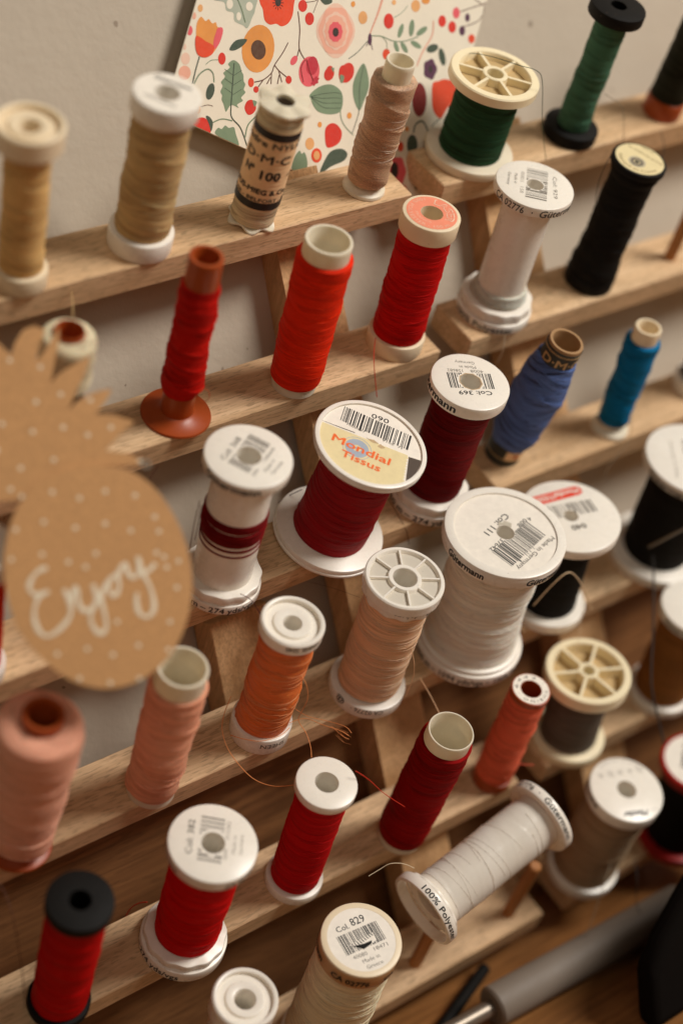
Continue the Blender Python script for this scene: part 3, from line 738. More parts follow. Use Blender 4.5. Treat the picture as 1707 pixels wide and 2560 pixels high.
# --- row 3 ---------------------------------------------------------------
def lab111(t, fr):
    z = fr.H - .05; mb, z = sticker(t, .285, 1.60, z - .008)
    line(mb, 'Col: 111', (.53, .55), (-.58, .21), z, INK, .22, .012, centre=True); barcode(mb, (.90, .08), (-.90, -.44), (.17, -.74), z, INK, .30, 9, 52, True)
    line(mb, '4', (1.12, .12), (1.01, .09), z, INK, .15, .008, centre=True); line(mb, '008', (.94, .13), (.54, .02), z, INK, .15, .008, centre=True); line(mb, '37642', (-.26, -.20), (-.88, -.38), z, INK, .15, .008, centre=True)
    line(mb, 'Made in Germany', (1.24, -.84), (-.60, -1.34), z, GREYINK, .16, .008, centre=True)
    mb.poly([(.10, .30), (.28, .42), (.42, .20), (.30, .08), (.18, .22)], z + .004, WHITE2); mb.poly([(-.05, .30), (.12, .46), (.2, .28)], z + .003, WHITE2)
    mb.build('paper_label', t)
    mb = MB(); H = fr.H
    rim(mb, 'Gütermann', 1.89, 169, 212, H - .38, INK, .25, .03); rim(mb, 'Gütermann', 1.89, 252, 300, H - .38, INK, .25, .03, .15)
    rim(mb, '1000 m – 1094 yds/vgs – 100% Polyester', 1.76, 160, 320, .10, INK, .25, .015); mb.build('printing', t)
t, fr = spool('largest white thread spool, its broad top marked Col: 111 with a long barcode', (12.40,-8.97,-11.31), (12.24,-8.74,-5.93), 1.76, 1.89, .085, .09,
      [dict(z=(.085, .908), r=(1.5, 1.5), prof=[(0, 1.52), (.15, 1.46), (.45, 1.38), (.8, 1.42), (1, 1.50)], mat=T_('white', (232, 226, 212), slope=.06, var=.07), lay=.03, pitch=.6, slope=.35, strands=40)], rh=.285, core_r=.8, labelfn=lab111, dish=.06)
mb = MB(); H = fr.H; mb.lathe(ring(1.61, 1.89, H - .12, H, .05), WHITE, seg=80); mb.build('raised_rim', t)
mb = MB(); mb.lathe(ring(.5, 1.66, H * .085 + .004, H * .085 + .14, .06), WHITE, seg=80); mb.build('inner_step', t)

def lab040(t, fr):
    mb = MB(); z = fr.H + .002; rd = flat('signal_red_print', (206, 48, 14), .5)
    A, Bp = np.array((1.12, .76)), np.array((-.92, 1.14)); d = (Bp - A) / np.linalg.norm(Bp - A); nn = np.array((d[1], -d[0])); hw = .20
    out = []
    for sg in (1, -1):
        row = []
        for q in np.linspace(0, 1, 24):
            w_ = hw * min(1, .45 + q * 9); p = A + (Bp - A) * q + nn * sg * w_
            if np.hypot(*p) < 1.56: row.append(tuple(p))
        out.append(row)
    P = out[0] + out[1][::-1]
    mb.poly(P, z, rd); line(mb, 'MondialTISSUS', (1.02, .78), (-.74, 1.11), z + .003, PAPER, .21, .02, centre=True)
    line(mb, '040', (.15, -.58), (-.36, -.45), z, GREYINK, .22, .03, centre=True); barcode(mb, (1.044, .271), (-.70, .77), (-.12, -.55), z, GREYINK, .27, 12, 34)
    mb.build('printing', t)
spool('white topped black thread spool with a red printed strip and the number 040', (15.97,-8.88,-11.31), (15.70,-8.44,-7.09), 1.28, 1.63, .09, .085,
      [dict(z=(.09, .912), r=(.94, .96), mat=T_('black', (22, 20, 17), var=.25), lay=.012, strands=5)], rh=.25, core_r=.5, labelfn=lab040)
def lab22(t, fr):
    mb = MB(); z = fr.H + .002
    line(mb, 'Made in Germany', (-1.15, -.40), (-.15, 1.05), z, PALEINK, .15); barcode(mb, (-.95, -.75), (.25, 1.0), (.55, -.42), z, INK, .3, 14, 40)
    rim(mb, 'Gütermann', 1.71, 165, 225, fr.H - .34, INK, .25, .03); mb.build('printing', t)
spool('black thread spool with white ends and a needle stuck in it', (21.28,-8.70,-11.31), (21.18,-8.51,-6.68), 1.74, 1.71, .08, .085,
      [dict(z=(.08, .912), r=(1.20, 1.20), mat=T_('black', (22, 20, 17), var=.25), lay=.012, strands=5)], rh=.25, core_r=.6, labelfn=lab22)
def lab27(t, fr):
    mb = MB(); rim(mb, '500 m – 547 yds/vgs', 1.17, 350, 222, fr.H - .28, GREYINK, .20, .005, flip=True)
    rim(mb, 'CA 02776 · ', 1.19, 258, 208, .42, GREYINK, .19, .01, flip=True); rim(mb, '@', 1.19, 196, 180, .46, INK, .26, .01, flip=True); mb.build('printing', t)
spool('peach thread spool with a clear eight spoked white wheel top', (8.30,-8.93,-11.31), (8.25,-8.87,-5.96), 1.19, 1.19, .085, .075,
      [dict(z=(.10, .87), r=(.97, .98), mat=T_('peach', (250, 202, 162), slope=.07, var=.14), lay=.025, pitch=.8, slope=.45, strands=44, smat=T_('peach_light', (236, 190, 156)))], mat=WHITE, rh=.36, topstyle='spoke', nspoke=8, sdepth=.12, sw=.05, win=.88, skirt=.26, labelfn=lab27)
def lab28(t, fr):
    mb = MB(); rim(mb, 'ONKEL 2040', .92, 290, 225, fr.H - .10, GREYINK, .17, .02, flip=True); rim(mb, 'SHEEN', .91, 285, 235, .52, GREYINK, .19, .01, flip=True); mb.build('printing', t)
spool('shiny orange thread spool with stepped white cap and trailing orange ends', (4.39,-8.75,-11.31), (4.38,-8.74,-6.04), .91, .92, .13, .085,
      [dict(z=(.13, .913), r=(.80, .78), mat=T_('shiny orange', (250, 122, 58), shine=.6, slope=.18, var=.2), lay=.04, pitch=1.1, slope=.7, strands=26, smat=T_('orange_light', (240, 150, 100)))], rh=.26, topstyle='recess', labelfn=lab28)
spool('salmon pink thread cone on an open milky tube, below the pineapple tag', (.43,-9.06,-11.31), (.45,-9.09,-5.50), .66, .70, .04, .1,
      [dict(z=(.045, .885), r=(.74, .80), mat=T_('salmon pink', (252, 172, 138), var=.12), lay=.04, pitch=.9, slope=.6, sh=.12, strands=20)], mat=WHITE2, corecol=WHITE2, topstyle='tube', tube_t=.09, name='thread_cone')
spool('fat pale pink thread cone with a dark brown core, at the left edge', (-3.74,-8.91,-11.31), (-3.64,-8.99,-5.21), .95, .54, .015, .1,
      [dict(z=(.07, .955), r=(.98, 1.1), prof=[(0, .90), (.5, 1.02), (.9, 1.12), (.965, 1.08), (1, .90)], mat=T_('pale pink', (252, 182, 152), var=.10), lay=.04, pitch=1.0, slope=.4, sh=.22, strands=16)], mat=BROWN, topstyle='tube', tube_t=.14, name='thread_cone')

# --- row 4 ---------------------------------------------------------------
def lab23(t, fr):
    mb = MB(); rim(mb, 'Gütermann', 1.25, 170, 235, fr.H - .32, INK, .22, .03); barcode(mb, (-.6, -.4), (.3, .8), (.4, -.3), fr.H + .002, GREYINK, .3, 15, 30); mb.build('printing', t)
spool('golden brown thread spool with white ends, below the black one with the needle', (20.41,-11.93,-15.08), (20.29,-11.66,-10.50), 1.16, 1.25, .08, .09,
      [dict(z=(.08, .908), r=(.97, .97), mat=T_('golden brown', (128, 82, 38), var=.2), lay=.02, strands=10)], rh=.25, core_r=.5, labelfn=lab23)
spool('charcoal thread spool with an open cream six spoked wheel top', (15.92,-11.92,-15.08), (15.73,-11.56,-11.50), 1.28, 1.43, .10, .14,
      [dict(z=(.10, .858), r=(.98, .93), mat=T_('charcoal', (92, 82, 72), var=.2), lay=.015, strands=8)], mat=CREAM, rh=.20, topstyle='spoke', nspoke=6, spoke_a=.62, sdepth=.42, sw=.10, win=.82)
def labtub(t, fr):
    mb, z = sticker(t, .345, .585, fr.H + .001)
    arc(mb, 'T U B I N O', .425, -33, -160, z, GREYINK, .10, .01, inward=False); arc(mb, '6 4 4 2', .425, 148, 30, z, GREYINK, .10, .01, inward=False)
    for a in (-3, 172): mb.disc(0, .015, z, GREYINK, 8, (.47 * math.cos(math.radians(a)), .47 * math.sin(math.radians(a))))
    mb.build('ring_label', t)
spool('coral thread spool with brown rims and a white ring label reading TUBINO', (12.46,-11.97,-15.08), (12.40,-11.86,-10.20), .65, .635, .09, .05,
      [dict(z=(.09, .95), r=(.63, .61), mat=T_('coral', (250, 116, 84), var=.16), lay=.035, pitch=1.0, slope=.6, strands=14)], mat=BROWN, rh=.33, labelfn=labtub)
spool('fuzzy blood red thread cone on a wide open milky tube', (8.33,-12.30,-15.08), (8.39,-12.39,-9.22), .64, .70, .05, .1,
      [dict(z=(.06, .915), r=(.78, .80), mat=T_('blood red', (132, 4, 5), slope=.12, var=.25), lay=.02, pitch=.6, slope=.5, sh=.08, strands=26, fuzz=2600)], mat=WHITE2, topstyle='tube', tube_t=.06, name='thread_cone')
spool('slim cherry red thread spool with a plain white top', (4.36,-12.01,-15.08), (4.30,-11.93,-9.74), .89, .90, .07, .06,
      [dict(z=(.085, .938), r=(.76, .76), mat=T_('cherry red', (178, 10, 14), slope=.05, var=.18), lay=.012, pitch=.9, slope=.3, strands=18, fuzz=400)], rh=.35, core_r=.5)
def lab382(t, fr):
    mb = MB(); z = fr.H + .002
    line(mb, 'Col: 382', (-.72, -.02), (-.05, .84), z, GREYINK, .18, .01); barcode(mb, (-.666, -.231), (.212, .918), (.515, -.41), z, GREYINK, .42, 17, 40)
    line(mb, '4008', (.04, -.62), (.24, -.36), z, PALEINK, .11); line(mb, '015382', (.44, -.12), (.80, .33), z, PALEINK, .11)
    line(mb, 'Made in', (.34, -.58), (.70, -.12), z, PALEINK, .11); line(mb, 'Germany', (.50, -.70), (.88, -.18), z, PALEINK, .11)
    rim(mb, 'Gütermann', 1.24, 135, 190, fr.H - .34, GREYINK, .22, .02); rim(mb, 'CA 02776', 1.24, 255, 300, fr.H - .34, GREYINK, .22, .02)
    rim(mb, '250 m – 274 yds/vgs', 1.28, 110, 232, .10, INK, .24, .015); mb.build('printing', t)
spool('red thread spool with a broad white top marked Col: 382', (.26,-12.16,-15.08), (.26,-12.16,-9.59), 1.28, 1.24, .085, .08,
      [dict(z=(.15, .918), r=(.94, .99), mat=T_('signal red', (188, 8, 6), slope=.08, var=.18), lay=.025, pitch=.7, slope=.4, strands=24, fuzz=500)], rh=.33, core_r=.55, tier=(1.22, .30), labelfn=lab382)
spool('red thread spool with black top and foot, at the lower left corner', (-3.80,-12.08,-15.08), (-3.80,-12.07,-9.43), .89, .90, .06, .07,
      [dict(z=(.06, .93), r=(.78, .80), mat=T_('bright red', (176, 8, 6)), lay=.03, pitch=1.2, slope=.3, strands=14)], mat=BLACKP, rh=.30)

# --- row 5 ---------------------------------------------------------------
spool('white thread spool with a stepped white cap, below the one marked 382', (.15,-15.29,-18.85), (.09,-15.21,-13.06), .94, .93, .1, .13,
      [dict(z=(.1, .868), r=(.80, .80), mat=T_('off white', (208, 192, 166), var=.1), strands=12)], rh=.30, topstyle='recess')
def lab829(t, fr):
    mb, z = sticker(t, 0, 1.10, fr.H + .001)
    line(mb, 'Col.', (-.50, .50), (-.09, .455), z, INK, .18, .008); line(mb, '829', (.0, .47), (.46, .42), z, INK, .24, .008)
    barcode(mb, (-.616, .40), (.755, .28), (-.065, -.62), z, INK, .0, 21, 44); line(mb, '40080', (-.57, -.42), (-.12, -.48), z, GREYINK, .12); line(mb, '18471', (.13, -.48), (.58, -.53), z, GREYINK, .12)
    line(mb, 'Made in', (-.39, -.65), (.16, -.71), z, GREYINK, .12); line(mb, 'Greece', (-.39, -.85), (.14, -.91), z, GREYINK, .12)
    mb.poly([(-.44, .02), (-.33, -.06), (-.12, -.30), (.20, -.26), (.38, -.22), (.42, .02), (.1, .02)], z + .002, PAPER)
    for i in range(9):
        x = -.36 + i * .085; mb.poly([(x, .02), (x + .03, .02), (x + .055, -.14 + .01 * i), (x + .02, -.14 + .01 * i)], z + .004, INK)
    mb.poly([(-.33, -.07), (-.12, -.29), (.19, -.25), (.24, -.17), (.0, -.15)], z + .005, flat('dark_slit', (12, 10, 8), .9))
    mb.build('paper_label', t)
    mb = MB(); rim(mb, 'Gütermann', 1.20, 100, 172, fr.H - .50, INK, .24, .03); rim(mb, 'CA 02776', 1.20, 193, 250, fr.H - .52, INK, .24, .03); rim(mb, 'CA 02776', 1.20, 272, 330, fr.H - .52, INK, .24, .03); mb.build('printing', t)
t, fr = spool('cream thread spool with a torn round white label marked Col. 829', (3.83,-15.61,-18.85), (3.77,-15.51,-12.55), 1.28, 1.18, .1, .115,
      [dict(z=(.1, .882), r=(1.20, 1.10), mat=T_('cream', (220, 203, 168), slope=.10, var=.14), lay=.03, pitch=.6, slope=.5, strands=46)], rh=.25, core_r=.5, tmat=plastic('shaded_translucent_plastic', (178, 138, 96), .4, .2), labelfn=lab829)  # brown shadow round the rim is painted into the top flange colour
mb = MB(); mb.lathe(ring(1.0, 1.185, fr.H - .13, fr.H + .012, .04), IVORY, seg=80); mb.build('raised_rim', t)
def lab36(t, fr):
    mb = MB(); z = fr.H + .002
    line(mb, 'Mettler', (.12, -.93), (-.76, -.60), z, INK, .22, .03, .45); mb.tube([(.20, -.98, z), (.32, -1.02, z), (.42, -1.06, z)], .01, PALEINK, 4)
    for i in range(5):
        p = np.array((-.45, .83)) + (np.array((.95, .40)) - np.array((-.45, .83))) * i / 4
        mb.disc(.09, .12, z, PALEINK, (4, 8, 4, 3, 12)[i], p); mb.disc(0, .04, z, PALEINK, 8, p)
    arc(mb, 'made in EU 100% polyester', 1.10, 28, 104, z, PALEINK, .09, inward=False)
    rim(mb, 'METROSENE', 1.26, 125, 180, fr.H - .26, INK, .16, .03); rim(mb, '100 m', 1.26, 285, 310, fr.H - .3, INK, .16, .03); mb.build('printing', t)
spool('greyish taupe thread spool with a white printed top and white foot', (15.62,-14.93,-18.85), (15.61,-14.90,-13.91), 1.26, 1.26, .09, .105,
      [dict(z=(.09, .893), r=(1.10, 1.06), mat=T_('greyish taupe', (152, 126, 98), var=.2), lay=.03, pitch=.8, slope=.4, strands=20)], rh=.33, core_r=.5, tmat=WHITE, labelfn=lab36)
def lab37(t, fr):
    mb, z = sticker(t, .2, 1.22, fr.H + .001)
    barcode(mb, (-.75, .2), (.1, .9), (.3, -.3), z, INK, .3, 24, 26); mb.poly([(-.45, -.75), (-.2, -.55), (-.05, -.75), (-.3, -.95)], z, flat('signal_red_print', (206, 48, 14), .5)); mb.build('paper_label', t)
spool('black thread spool with glossy red rims and a white label, at the right edge', (19.72,-15.60,-18.85), (19.49,-14.99,-14.78), 1.41, 1.35, .09, .09,
      [dict(z=(.09, .91), r=(1.12, 1.12), mat=T_('black', (22, 20, 17)), lay=.012, strands=5)], mat=REDP, rh=.2, labelfn=lab37)

# --- the spool lying across two pegs --------------------------------------
def lab38(t, fr):
    H = fr.H; mb = MB(); rim(mb, '100% Polyester', 1.24, 192, 292, .07, INK, .19, .015); rim(mb, 'CA 02776  ·  Gütermann', 1.24, 112, 276, H - .28, INK, .20, .015); mb.build('printing', t)
LIEA = np.array([1, .1, .23]); LIEA /= np.linalg.norm(LIEA); LIEC = np.array([9.53, -14.75, -13.91])
t, fr = spool('nearly empty white spool lying on its side over two bare pegs', tuple(LIEC - LIEA * 2.6), tuple(LIEC + LIEA * 2.6), 1.24, 1.24, .065, .065,
      [dict(z=(.14, .90), r=(.895, .895), mat=plastic('glossy_white_plastic', (228, 220, 206), .22, .2), smat=WHITE, lay=.010, pitch=1.7, strands=12, sh=0)], rh=.55, core_r=.89, corecol=plastic('glossy_white_plastic', (228, 220, 206), .22, .2), tier=(1.10, .16), labelfn=lab38, hollow=1.12)

# ------------------------------------------------------------------ loose thread ends (each belongs to its spool)
SP = {}
for o in list(C.objects):
    if o.parent is None and 'category' in o and o.type == 'EMPTY': SP[o['label']] = o
def find(k): return next(o for l, o in SP.items() if k in l)
KEY = {'s5': 'bottle green', 's6': 'sage green', 's8': 'round cream printed label', 's12': 'pink ring label', 's2': 'khaki beige', 's14': 'Col: 368', 's15': 'crimson thread', 's16': 'Col: 369', 's9': 'Col: 929',
       's28': 'shiny orange', 's33': 'cherry red', 's27': 'peach thread', 's21': 'number 040', 's22': 'needle stuck in it', 's31': 'black top and foot', 's38': 'lying on its side over', 's10': 'slim brown plastic', 's25': 'TUBINO', 's36': 'greyish taupe', 's17': 'D·M·C', 's18': 'teal thread', 's20': 'Col: 111'}
TC = {'green': (40, 62, 44), 'grey': (120, 104, 84), 'black': (30, 26, 22), 'bright red': (190, 40, 14), 'khaki beige': (190, 160, 110), 'maroon': (70, 14, 12), 'brown': (80, 44, 24), 'white': (205, 190, 160), 'orange': (206, 130, 74),
      'peach': (214, 172, 132), 'cream': (205, 180, 146), 'scarlet': (176, 70, 20), 'coral': (210, 90, 66)}
TAILS = [
    ('s27', 'maroon', 0.004, [(7.22, -6.16, -8.59), (7.54, -6.96, -8.18), (7.6, -8.06, -7.45)]),
    ('s5', 'green', 0.011, [(16.09, 2.44, 2.76), (16.22, 2.12, 3.07), (16.24, 1.25, 3.5), (16.52, 0.4, 3.71), (16.97, 0.04, 3.66), (17.19, -0.12, 3.31), (17.36, -0.44, 2.23), (17.78, -0.53, 1.22), (18.22, -0.48, 0.46)]),
    ('s6', 'grey', 0.010, [(20.67, 0.19, 2.0), (20.84, -0.51, 1.95), (21.21, -0.61, 1.18), (21.69, -0.48, 0.22), (22.04, 0.05, -0.59)]),
    ('s8', 'black', 0.012, [(19.31, -1.95, 1.43), (19.04, -2.09, 1.14), (19.04, -2.11, 0.56), (19.23, -2.13, -0.15), (19.69, -2.15, -0.96)]),
    ('s8', 'black', 0.012, [(23.23, -0.61, 0.57), (22.77, -1.31, 0.47), (21.4, -2.32, 0.91), (20.44, -2.74, 1.19)]),
    ('s12', 'bright red', 0.013, [(10.96, -2.47, -2.99), (10.77, -2.72, -3.15), (10.59, -3.03, -3.35), (10.63, -3.26, -3.89), (10.73, -3.47, -4.51)]),
    ('s2', 'khaki beige', 0.013, [(1.34, 1.38, -0.14), (1.7, 1.16, -0.3), (1.74, 0.62, -0.34), (1.45, -0.22, -0.26), (0.78, -1.37, 0.17)]),
    ('s14', 'maroon', 0.012, [(2.9, -5.47, -3.75), (2.85, -5.52, -4.38), (2.86, -5.54, -5.09), (2.9, -5.54, -5.76)]),
    ('s14', 'maroon', 0.012, [(2.89, -5.57, -3.82), (2.88, -5.65, -4.44), (2.88, -5.67, -5.16)]),
    ('s14', 'maroon', 0.012, [(3.76, -7.07, -6.41), (4.0, -7.32, -6.53), (4.16, -7.51, -6.83), (4.27, -7.73, -7.03)]),
    ('s15', 'maroon', 0.014, [(7.48, -3.88, -7.47), (7.67, -4.0, -7.13), (7.97, -4.2, -6.75)]),
    ('s16', 'brown', 0.012, [(10.62, -5.29, -7.19), (10.62, -5.99, -7.37), (10.78, -6.33, -7.76), (10.94, -6.48, -8.3)]),
    ('s9', 'white', 0.016, [(15.4, -3.63, -3.41), (15.5, -3.68, -3.93), (15.82, -3.44, -4.66), (16.06, -3.22, -5.19)]),
    ('s28', 'orange', 0.011, [(4.54, -9.51, -7.71), (4.57, -9.81, -7.88), (4.67, -9.92, -8.44), (4.71, -9.84, -9.2), (4.75, -9.8, -9.71), (4.91, -10.11, -10.07), (4.8, -10.52, -10.14), (4.54, -10.9, -10.02)]),
    ('s28', 'orange', 0.011, [(3.4, -8.22, -9.67), (3.09, -8.45, -10.06), (2.81, -8.85, -10.24), (2.76, -9.45, -10.53), (3.16, -10.14, -11.11), (3.49, -10.75, -10.98), (3.83, -11.24, -10.49)]),
    ('s28', 'orange', 0.011, [(3.14, -8.89, -10.59), (3.25, -9.36, -10.26), (3.54, -9.76, -10.02), (4.13, -9.83, -10.05), (4.67, -9.64, -10.23)]),
    ('s28', 'orange', 0.010, [(4.9, -9.38, -10.45), (5.45, -9.44, -10.5), (5.71, -9.94, -10.36), (5.97, -10.42, -10.2), (6.13, -10.67, -10.24)]),
    ('s28', 'orange', 0.009, [(5.21, -9.05, -10.28), (5.52, -9.43, -10.44), (5.94, -9.77, -10.49), (6.16, -10.37, -10.16), (6.21, -10.66, -10.17)]),
    ('s28', 'orange', 0.008, [(5.9, -10.11, -10.33), (5.97, -10.56, -10.28), (6.1, -10.74, -10.31)]),
    ('s33', 'bright red', 0.011, [(5.09, -12.12, -9.43), (5.41, -12.43, -9.67), (5.94, -12.74, -10.33), (6.71, -13.09, -11.12)]),
    ('s33', 'bright red', 0.018, [(-0.32, -10.12, -16.77), (-0.18, -10.14, -15.97), (-0.03, -10.28, -15.53), (0.11, -10.47, -15.27)]),
    ('s27', 'peach', 0.011, [(8.42, -9.92, -8.2), (8.54, -10.17, -8.83), (8.67, -10.21, -9.61), (8.59, -10.27, -10.27)]),
    ('s27', 'peach', 0.014, [(9.37, -9.94, -10.17), (9.51, -10.42, -10.52), (9.36, -11.14, -10.55), (9.23, -11.44, -10.55)]),
    ('s21', 'cream', 0.022, [(14.01, -9.66, -9.36), (14.19, -9.81, -8.35), (14.6, -9.88, -7.81), (15.05, -9.99, -8.11), (15.63, -10.19, -8.94), (16.38, -10.3, -10.14)]),
    ('s22', 'black', 0.035, [(19.69, -9.57, -9.74), (19.17, -10.37, -10.09), (18.41, -11.58, -10.88), (17.59, -12.85, -11.76), (17.41, -13.88, -12.57), (17.33, -14.47, -13.01)]),
    ('s31', 'brown', 0.014, [(-5.14, -9.92, -10.36), (-5.0, -10.43, -10.59), (-5.04, -11.12, -11.07), (-5.15, -11.93, -12.11), (-5.28, -12.54, -13.03)]),
    ('s38', 'white', 0.010, [(5.35, -13.82, -12.88), (5.73, -13.84, -12.75), (6.02, -13.9, -12.58), (6.42, -14.06, -12.66), (6.74, -14.27, -12.85)]),
    ('s10', 'scarlet', 0.010, [(4.04, -3.14, -2.22), (4.16, -3.1, -2.11), (4.32, -3.17, -2.18), (4.34, -3.25, -2.35), (4.26, -3.21, -2.53), (4.15, -3.03, -2.5)]),
    ('s25', 'coral', 0.013, [(12.36, -12.66, -13.25), (12.57, -12.82, -13.2), (12.78, -12.98, -13.15)]),
    ('s14', 'maroon', 0.009, [(2.42, -4.02, -3.58), (2.27, -4.07, -3.73), (2.13, -4.14, -3.87)]),
    ('s36', 'grey', 0.014, [(14.96, -16.07, -16.37), (14.3, -16.51, -16.44), (13.73, -17.01, -17.19), (13.25, -17.43, -17.83)]),
    ('s36', 'black', 0.016, [(16.24, -16.19, -16.91), (15.82, -16.81, -16.92), (15.56, -17.28, -17.42), (15.56, -17.61, -17.63)]),
    ('s17', 'grey', 0.010, [(15.32, -4.29, -4.46), (15.38, -4.57, -4.04), (15.48, -4.81, -3.84), (16.05, -5.0, -3.97)]),
    ('s18', 'grey', 0.009, [(20.14, -6.06, -5.99), (19.97, -6.34, -6.29), (19.49, -6.9, -6.73), (18.61, -7.17, -7.28), (18.38, -7.36, -7.58)]),
    ('s20', 'cream', 0.009, [(16.67, -8.96, -9.05), (16.13, -10.1, -10.2), (15.55, -10.97, -11.19)]),
]
for k, c_, r_, pts in TAILS:
    o = find(KEY[k]); inv = np.array(o.matrix_world.inverted())
    mb = MB(); P = []
    for p in pts:
        w = W(p); q = inv @ np.array([*w, 1.0]); P.append(tuple(q[:3] / CM))
    mb.tube(P, r_, flat('loose_' + c_.replace(' ', '_'), TC[c_], .7), seg=6); mb.build('loose_end', o)
# frayed tips on the orange end
o = find('shiny orange'); inv = np.array(o.matrix_world.inverted()); mb = MB()
for i in range(5):
    a = np.array((5.95, -10.35, -10.2)) + rng.normal(0, .08, 3) * (1, 1, .4); b = a + np.array((.25, -.3, -.05)) + rng.normal(0, .14, 3)
    mb.tube([tuple((inv @ np.array([*W(p), 1.0]))[:3] / CM) for p in (a, (a + b) / 2 + rng.normal(0, .04, 3), b)], .0032, flat('loose_orange', TC['orange'], .7), seg=4)
mb.build('frayed_end', o)

def free(name, label, cat, mb, M=None, **k):
    o = mb.build(name, None, M if M is not None else MRACK); return tag(o, label, cat, **k)
steel = flat('polished_steel', (128, 118, 106), .42, .8)
mb = MB(); mb.tube([(19.47, -9.41, -9.38), (19.86, -10.14, -7.74)], .045, steel, 10, sub=False); 
free('sewing_pin', 'steel needle stuck slantwise into a black spool', 'needle', mb)

# ------------------------------------------------------------------ floral card behind the rack
CU, CV, CN = np.array([.8573, -.3026, -.4164]), np.array([.5147, .5039, .6936]), np.array([0, -.809, .5878])
CO = np.array([6.254, 3.574, 1.997])
CARD_H = np.array([[0.012321140971164466, 0.003586035028363786, -5.549210936532904], [0.004748537687192686, -0.010606886864495537, 0.9664820652070792], [-0.00015547369602122248, -4.2234173003712304e-05, 1.0]])
def cmat(O, U, V, N):
    M = Matrix(tuple(map(tuple, (R3 @ np.array([U, V, N]).T).tolist()))).to_4x4(); M.translation = Vector(W(O)); return M
def paint(name, rgb, var=.25):
    s = NT(name); c = lin(*rgb); tc = s.n('ShaderNodeTexCoord'); f = s.noise(tc.outputs['Object'], 110, 3, .6); g = s.noise(tc.outputs['Object'], 900, 2, .6)
    col = s.mix(f, sc4(c, 1 - var), sc4(c, 1 + var)); col = s.mix(s.math('MULTIPLY', g, .15 if 'glitter' not in name else 0.0), col, (.5, .45, .36, 1)); s.l(col, s.b.inputs['Base Color']); s.b.inputs['Roughness'].default_value = .6; s.b.inputs['Specular IOR Level'].default_value = .25; return s.m
PC = dict(cream=paint('card_paper', (226, 216, 196), .05), pale=paint('watercolour_pale_green', (160, 166, 148)), sage=paint('watercolour_sage', (112, 132, 104)), dark=paint('watercolour_dark_green', (54, 70, 56)), red=paint('watercolour_red', (200, 34, 18)), verm=paint('watercolour_vermilion', (216, 62, 22)),
          orange=paint('watercolour_orange', (222, 140, 62)), lorange=paint('watercolour_light_orange', (226, 160, 100)), pink=paint('watercolour_pink', (214, 80, 90)), rose=paint('watercolour_rose', (226, 164, 140), .15), crim=paint('watercolour_crimson', (176, 26, 50)), wine=paint('watercolour_wine', (120, 14, 18)),
          brown=paint('watercolour_brown', (80, 46, 24)), purple=paint('watercolour_purple', (74, 30, 62)), black=paint('watercolour_black', (36, 24, 24)), twig=paint('watercolour_twig', (90, 52, 40)), lt=paint('watercolour_pale_rose', (228, 190, 168), .1))
mb = MB(); mb.box((0, 0, -.05), (9.95, 12.5, 0), PC['cream'], .02)
def art(x, y, z):                        # artwork coordinates -> cm on the card
    ox, sc_ = ((367.4, .26947) if z == 1 else (753.2, .26947)); p = CARD_H @ np.array([ox + x * sc_, y * sc_, 1.0]); return p[:2] / p[2]
LAY = [0]
def inside(P): return [(min(max(p[0], .02), 9.93), min(max(p[1], .02), 12.4)) for p in P]
def shape(pts, c_, z=1, lay=1, smooth=True):
    P = [art(x, y, z) for x, y in pts]
    if smooth and len(P) > 3:
        Q = []; n = len(P)
        for i in range(n):
            p0, p1, p2, p3 = P[i - 1], P[i], P[(i + 1) % n], P[(i + 2) % n]
            for t_ in (0, .25, .5, .75): Q.append(.5 * ((2 * p1) + (-p0 + p2) * t_ + (2 * p0 - 5 * p1 + 4 * p2 - p3) * t_ ** 2 + (-p0 + 3 * p1 - 3 * p2 + p3) * t_ ** 3))
        P = Q
    LAY[0] += 1; mb.poly(inside(P), .004 * lay + .00002 * LAY[0], PC[c_])
def ell(x, y, rx, ry, c_, z=1, lay=1, rot=0, wob=0.0, nw=8):
    pts = []
    for i in range(26):
        a = 2 * PI * i / 26; k = 1 + wob * math.cos(nw * a); u, v = rx * k * math.cos(a), ry * k * math.sin(a)
        pts.append((x + u * math.cos(rot) - v * math.sin(rot), y + u * math.sin(rot) + v * math.cos(rot)))
    shape(pts, c_, z, lay, False)
def stem(pts, c_, w=.035, z=1, lay=1):
    P = [art(x, y, z) for x, y in pts]; Q = []
    for i in range(len(P) - 1):
        p0 = P[max(i - 1, 0)]; p1 = P[i]; p2 = P[i + 1]; p3 = P[min(i + 2, len(P) - 1)]
        for t_ in np.linspace(0, 1, 6)[:-1]: Q.append(.5 * ((2 * p1) + (-p0 + p2) * t_ + (2 * p0 - 5 * p1 + 4 * p2 - p3) * t_ ** 2 + (-p0 + 3 * p1 - 3 * p2 + p3) * t_ ** 3))
    Q.append(P[-1]); LAY[0] += 1; zz = .004 * lay + .00002 * LAY[0]
    for a, b in zip(Q[:-1], Q[1:]):
        d = b - a; L = np.linalg.norm(d) + 1e-6; n = np.array([-d[1], d[0]]) / L * w / 2; d = d / L * w * .2
        mb.poly(inside([a - n - d, b - n + d, b + n + d, a + n - d]), zz, PC[c_])
shape([(450,-60),(455,0),(540,20),(560,90),(620,110),(630,180),(700,215),(740,240),(780,150),(805,80),(800,-60)], 'pale')
for e in ((588,35,28,42),(755,55,30,38),(665,140,20,36)): ell(*e, 'cream', 1, 2)
stem([(640,-40),(690,80),(720,190)], 'sage', .03, 1, 3)
shape([(850,-80),(845,20),(870,80),(885,170),(930,210),(985,203),(1030,225),(1085,200),(1120,140),(1132,60),(1125,-80)], 'verm')
ell(1000,20,25,36,'black',1,2)
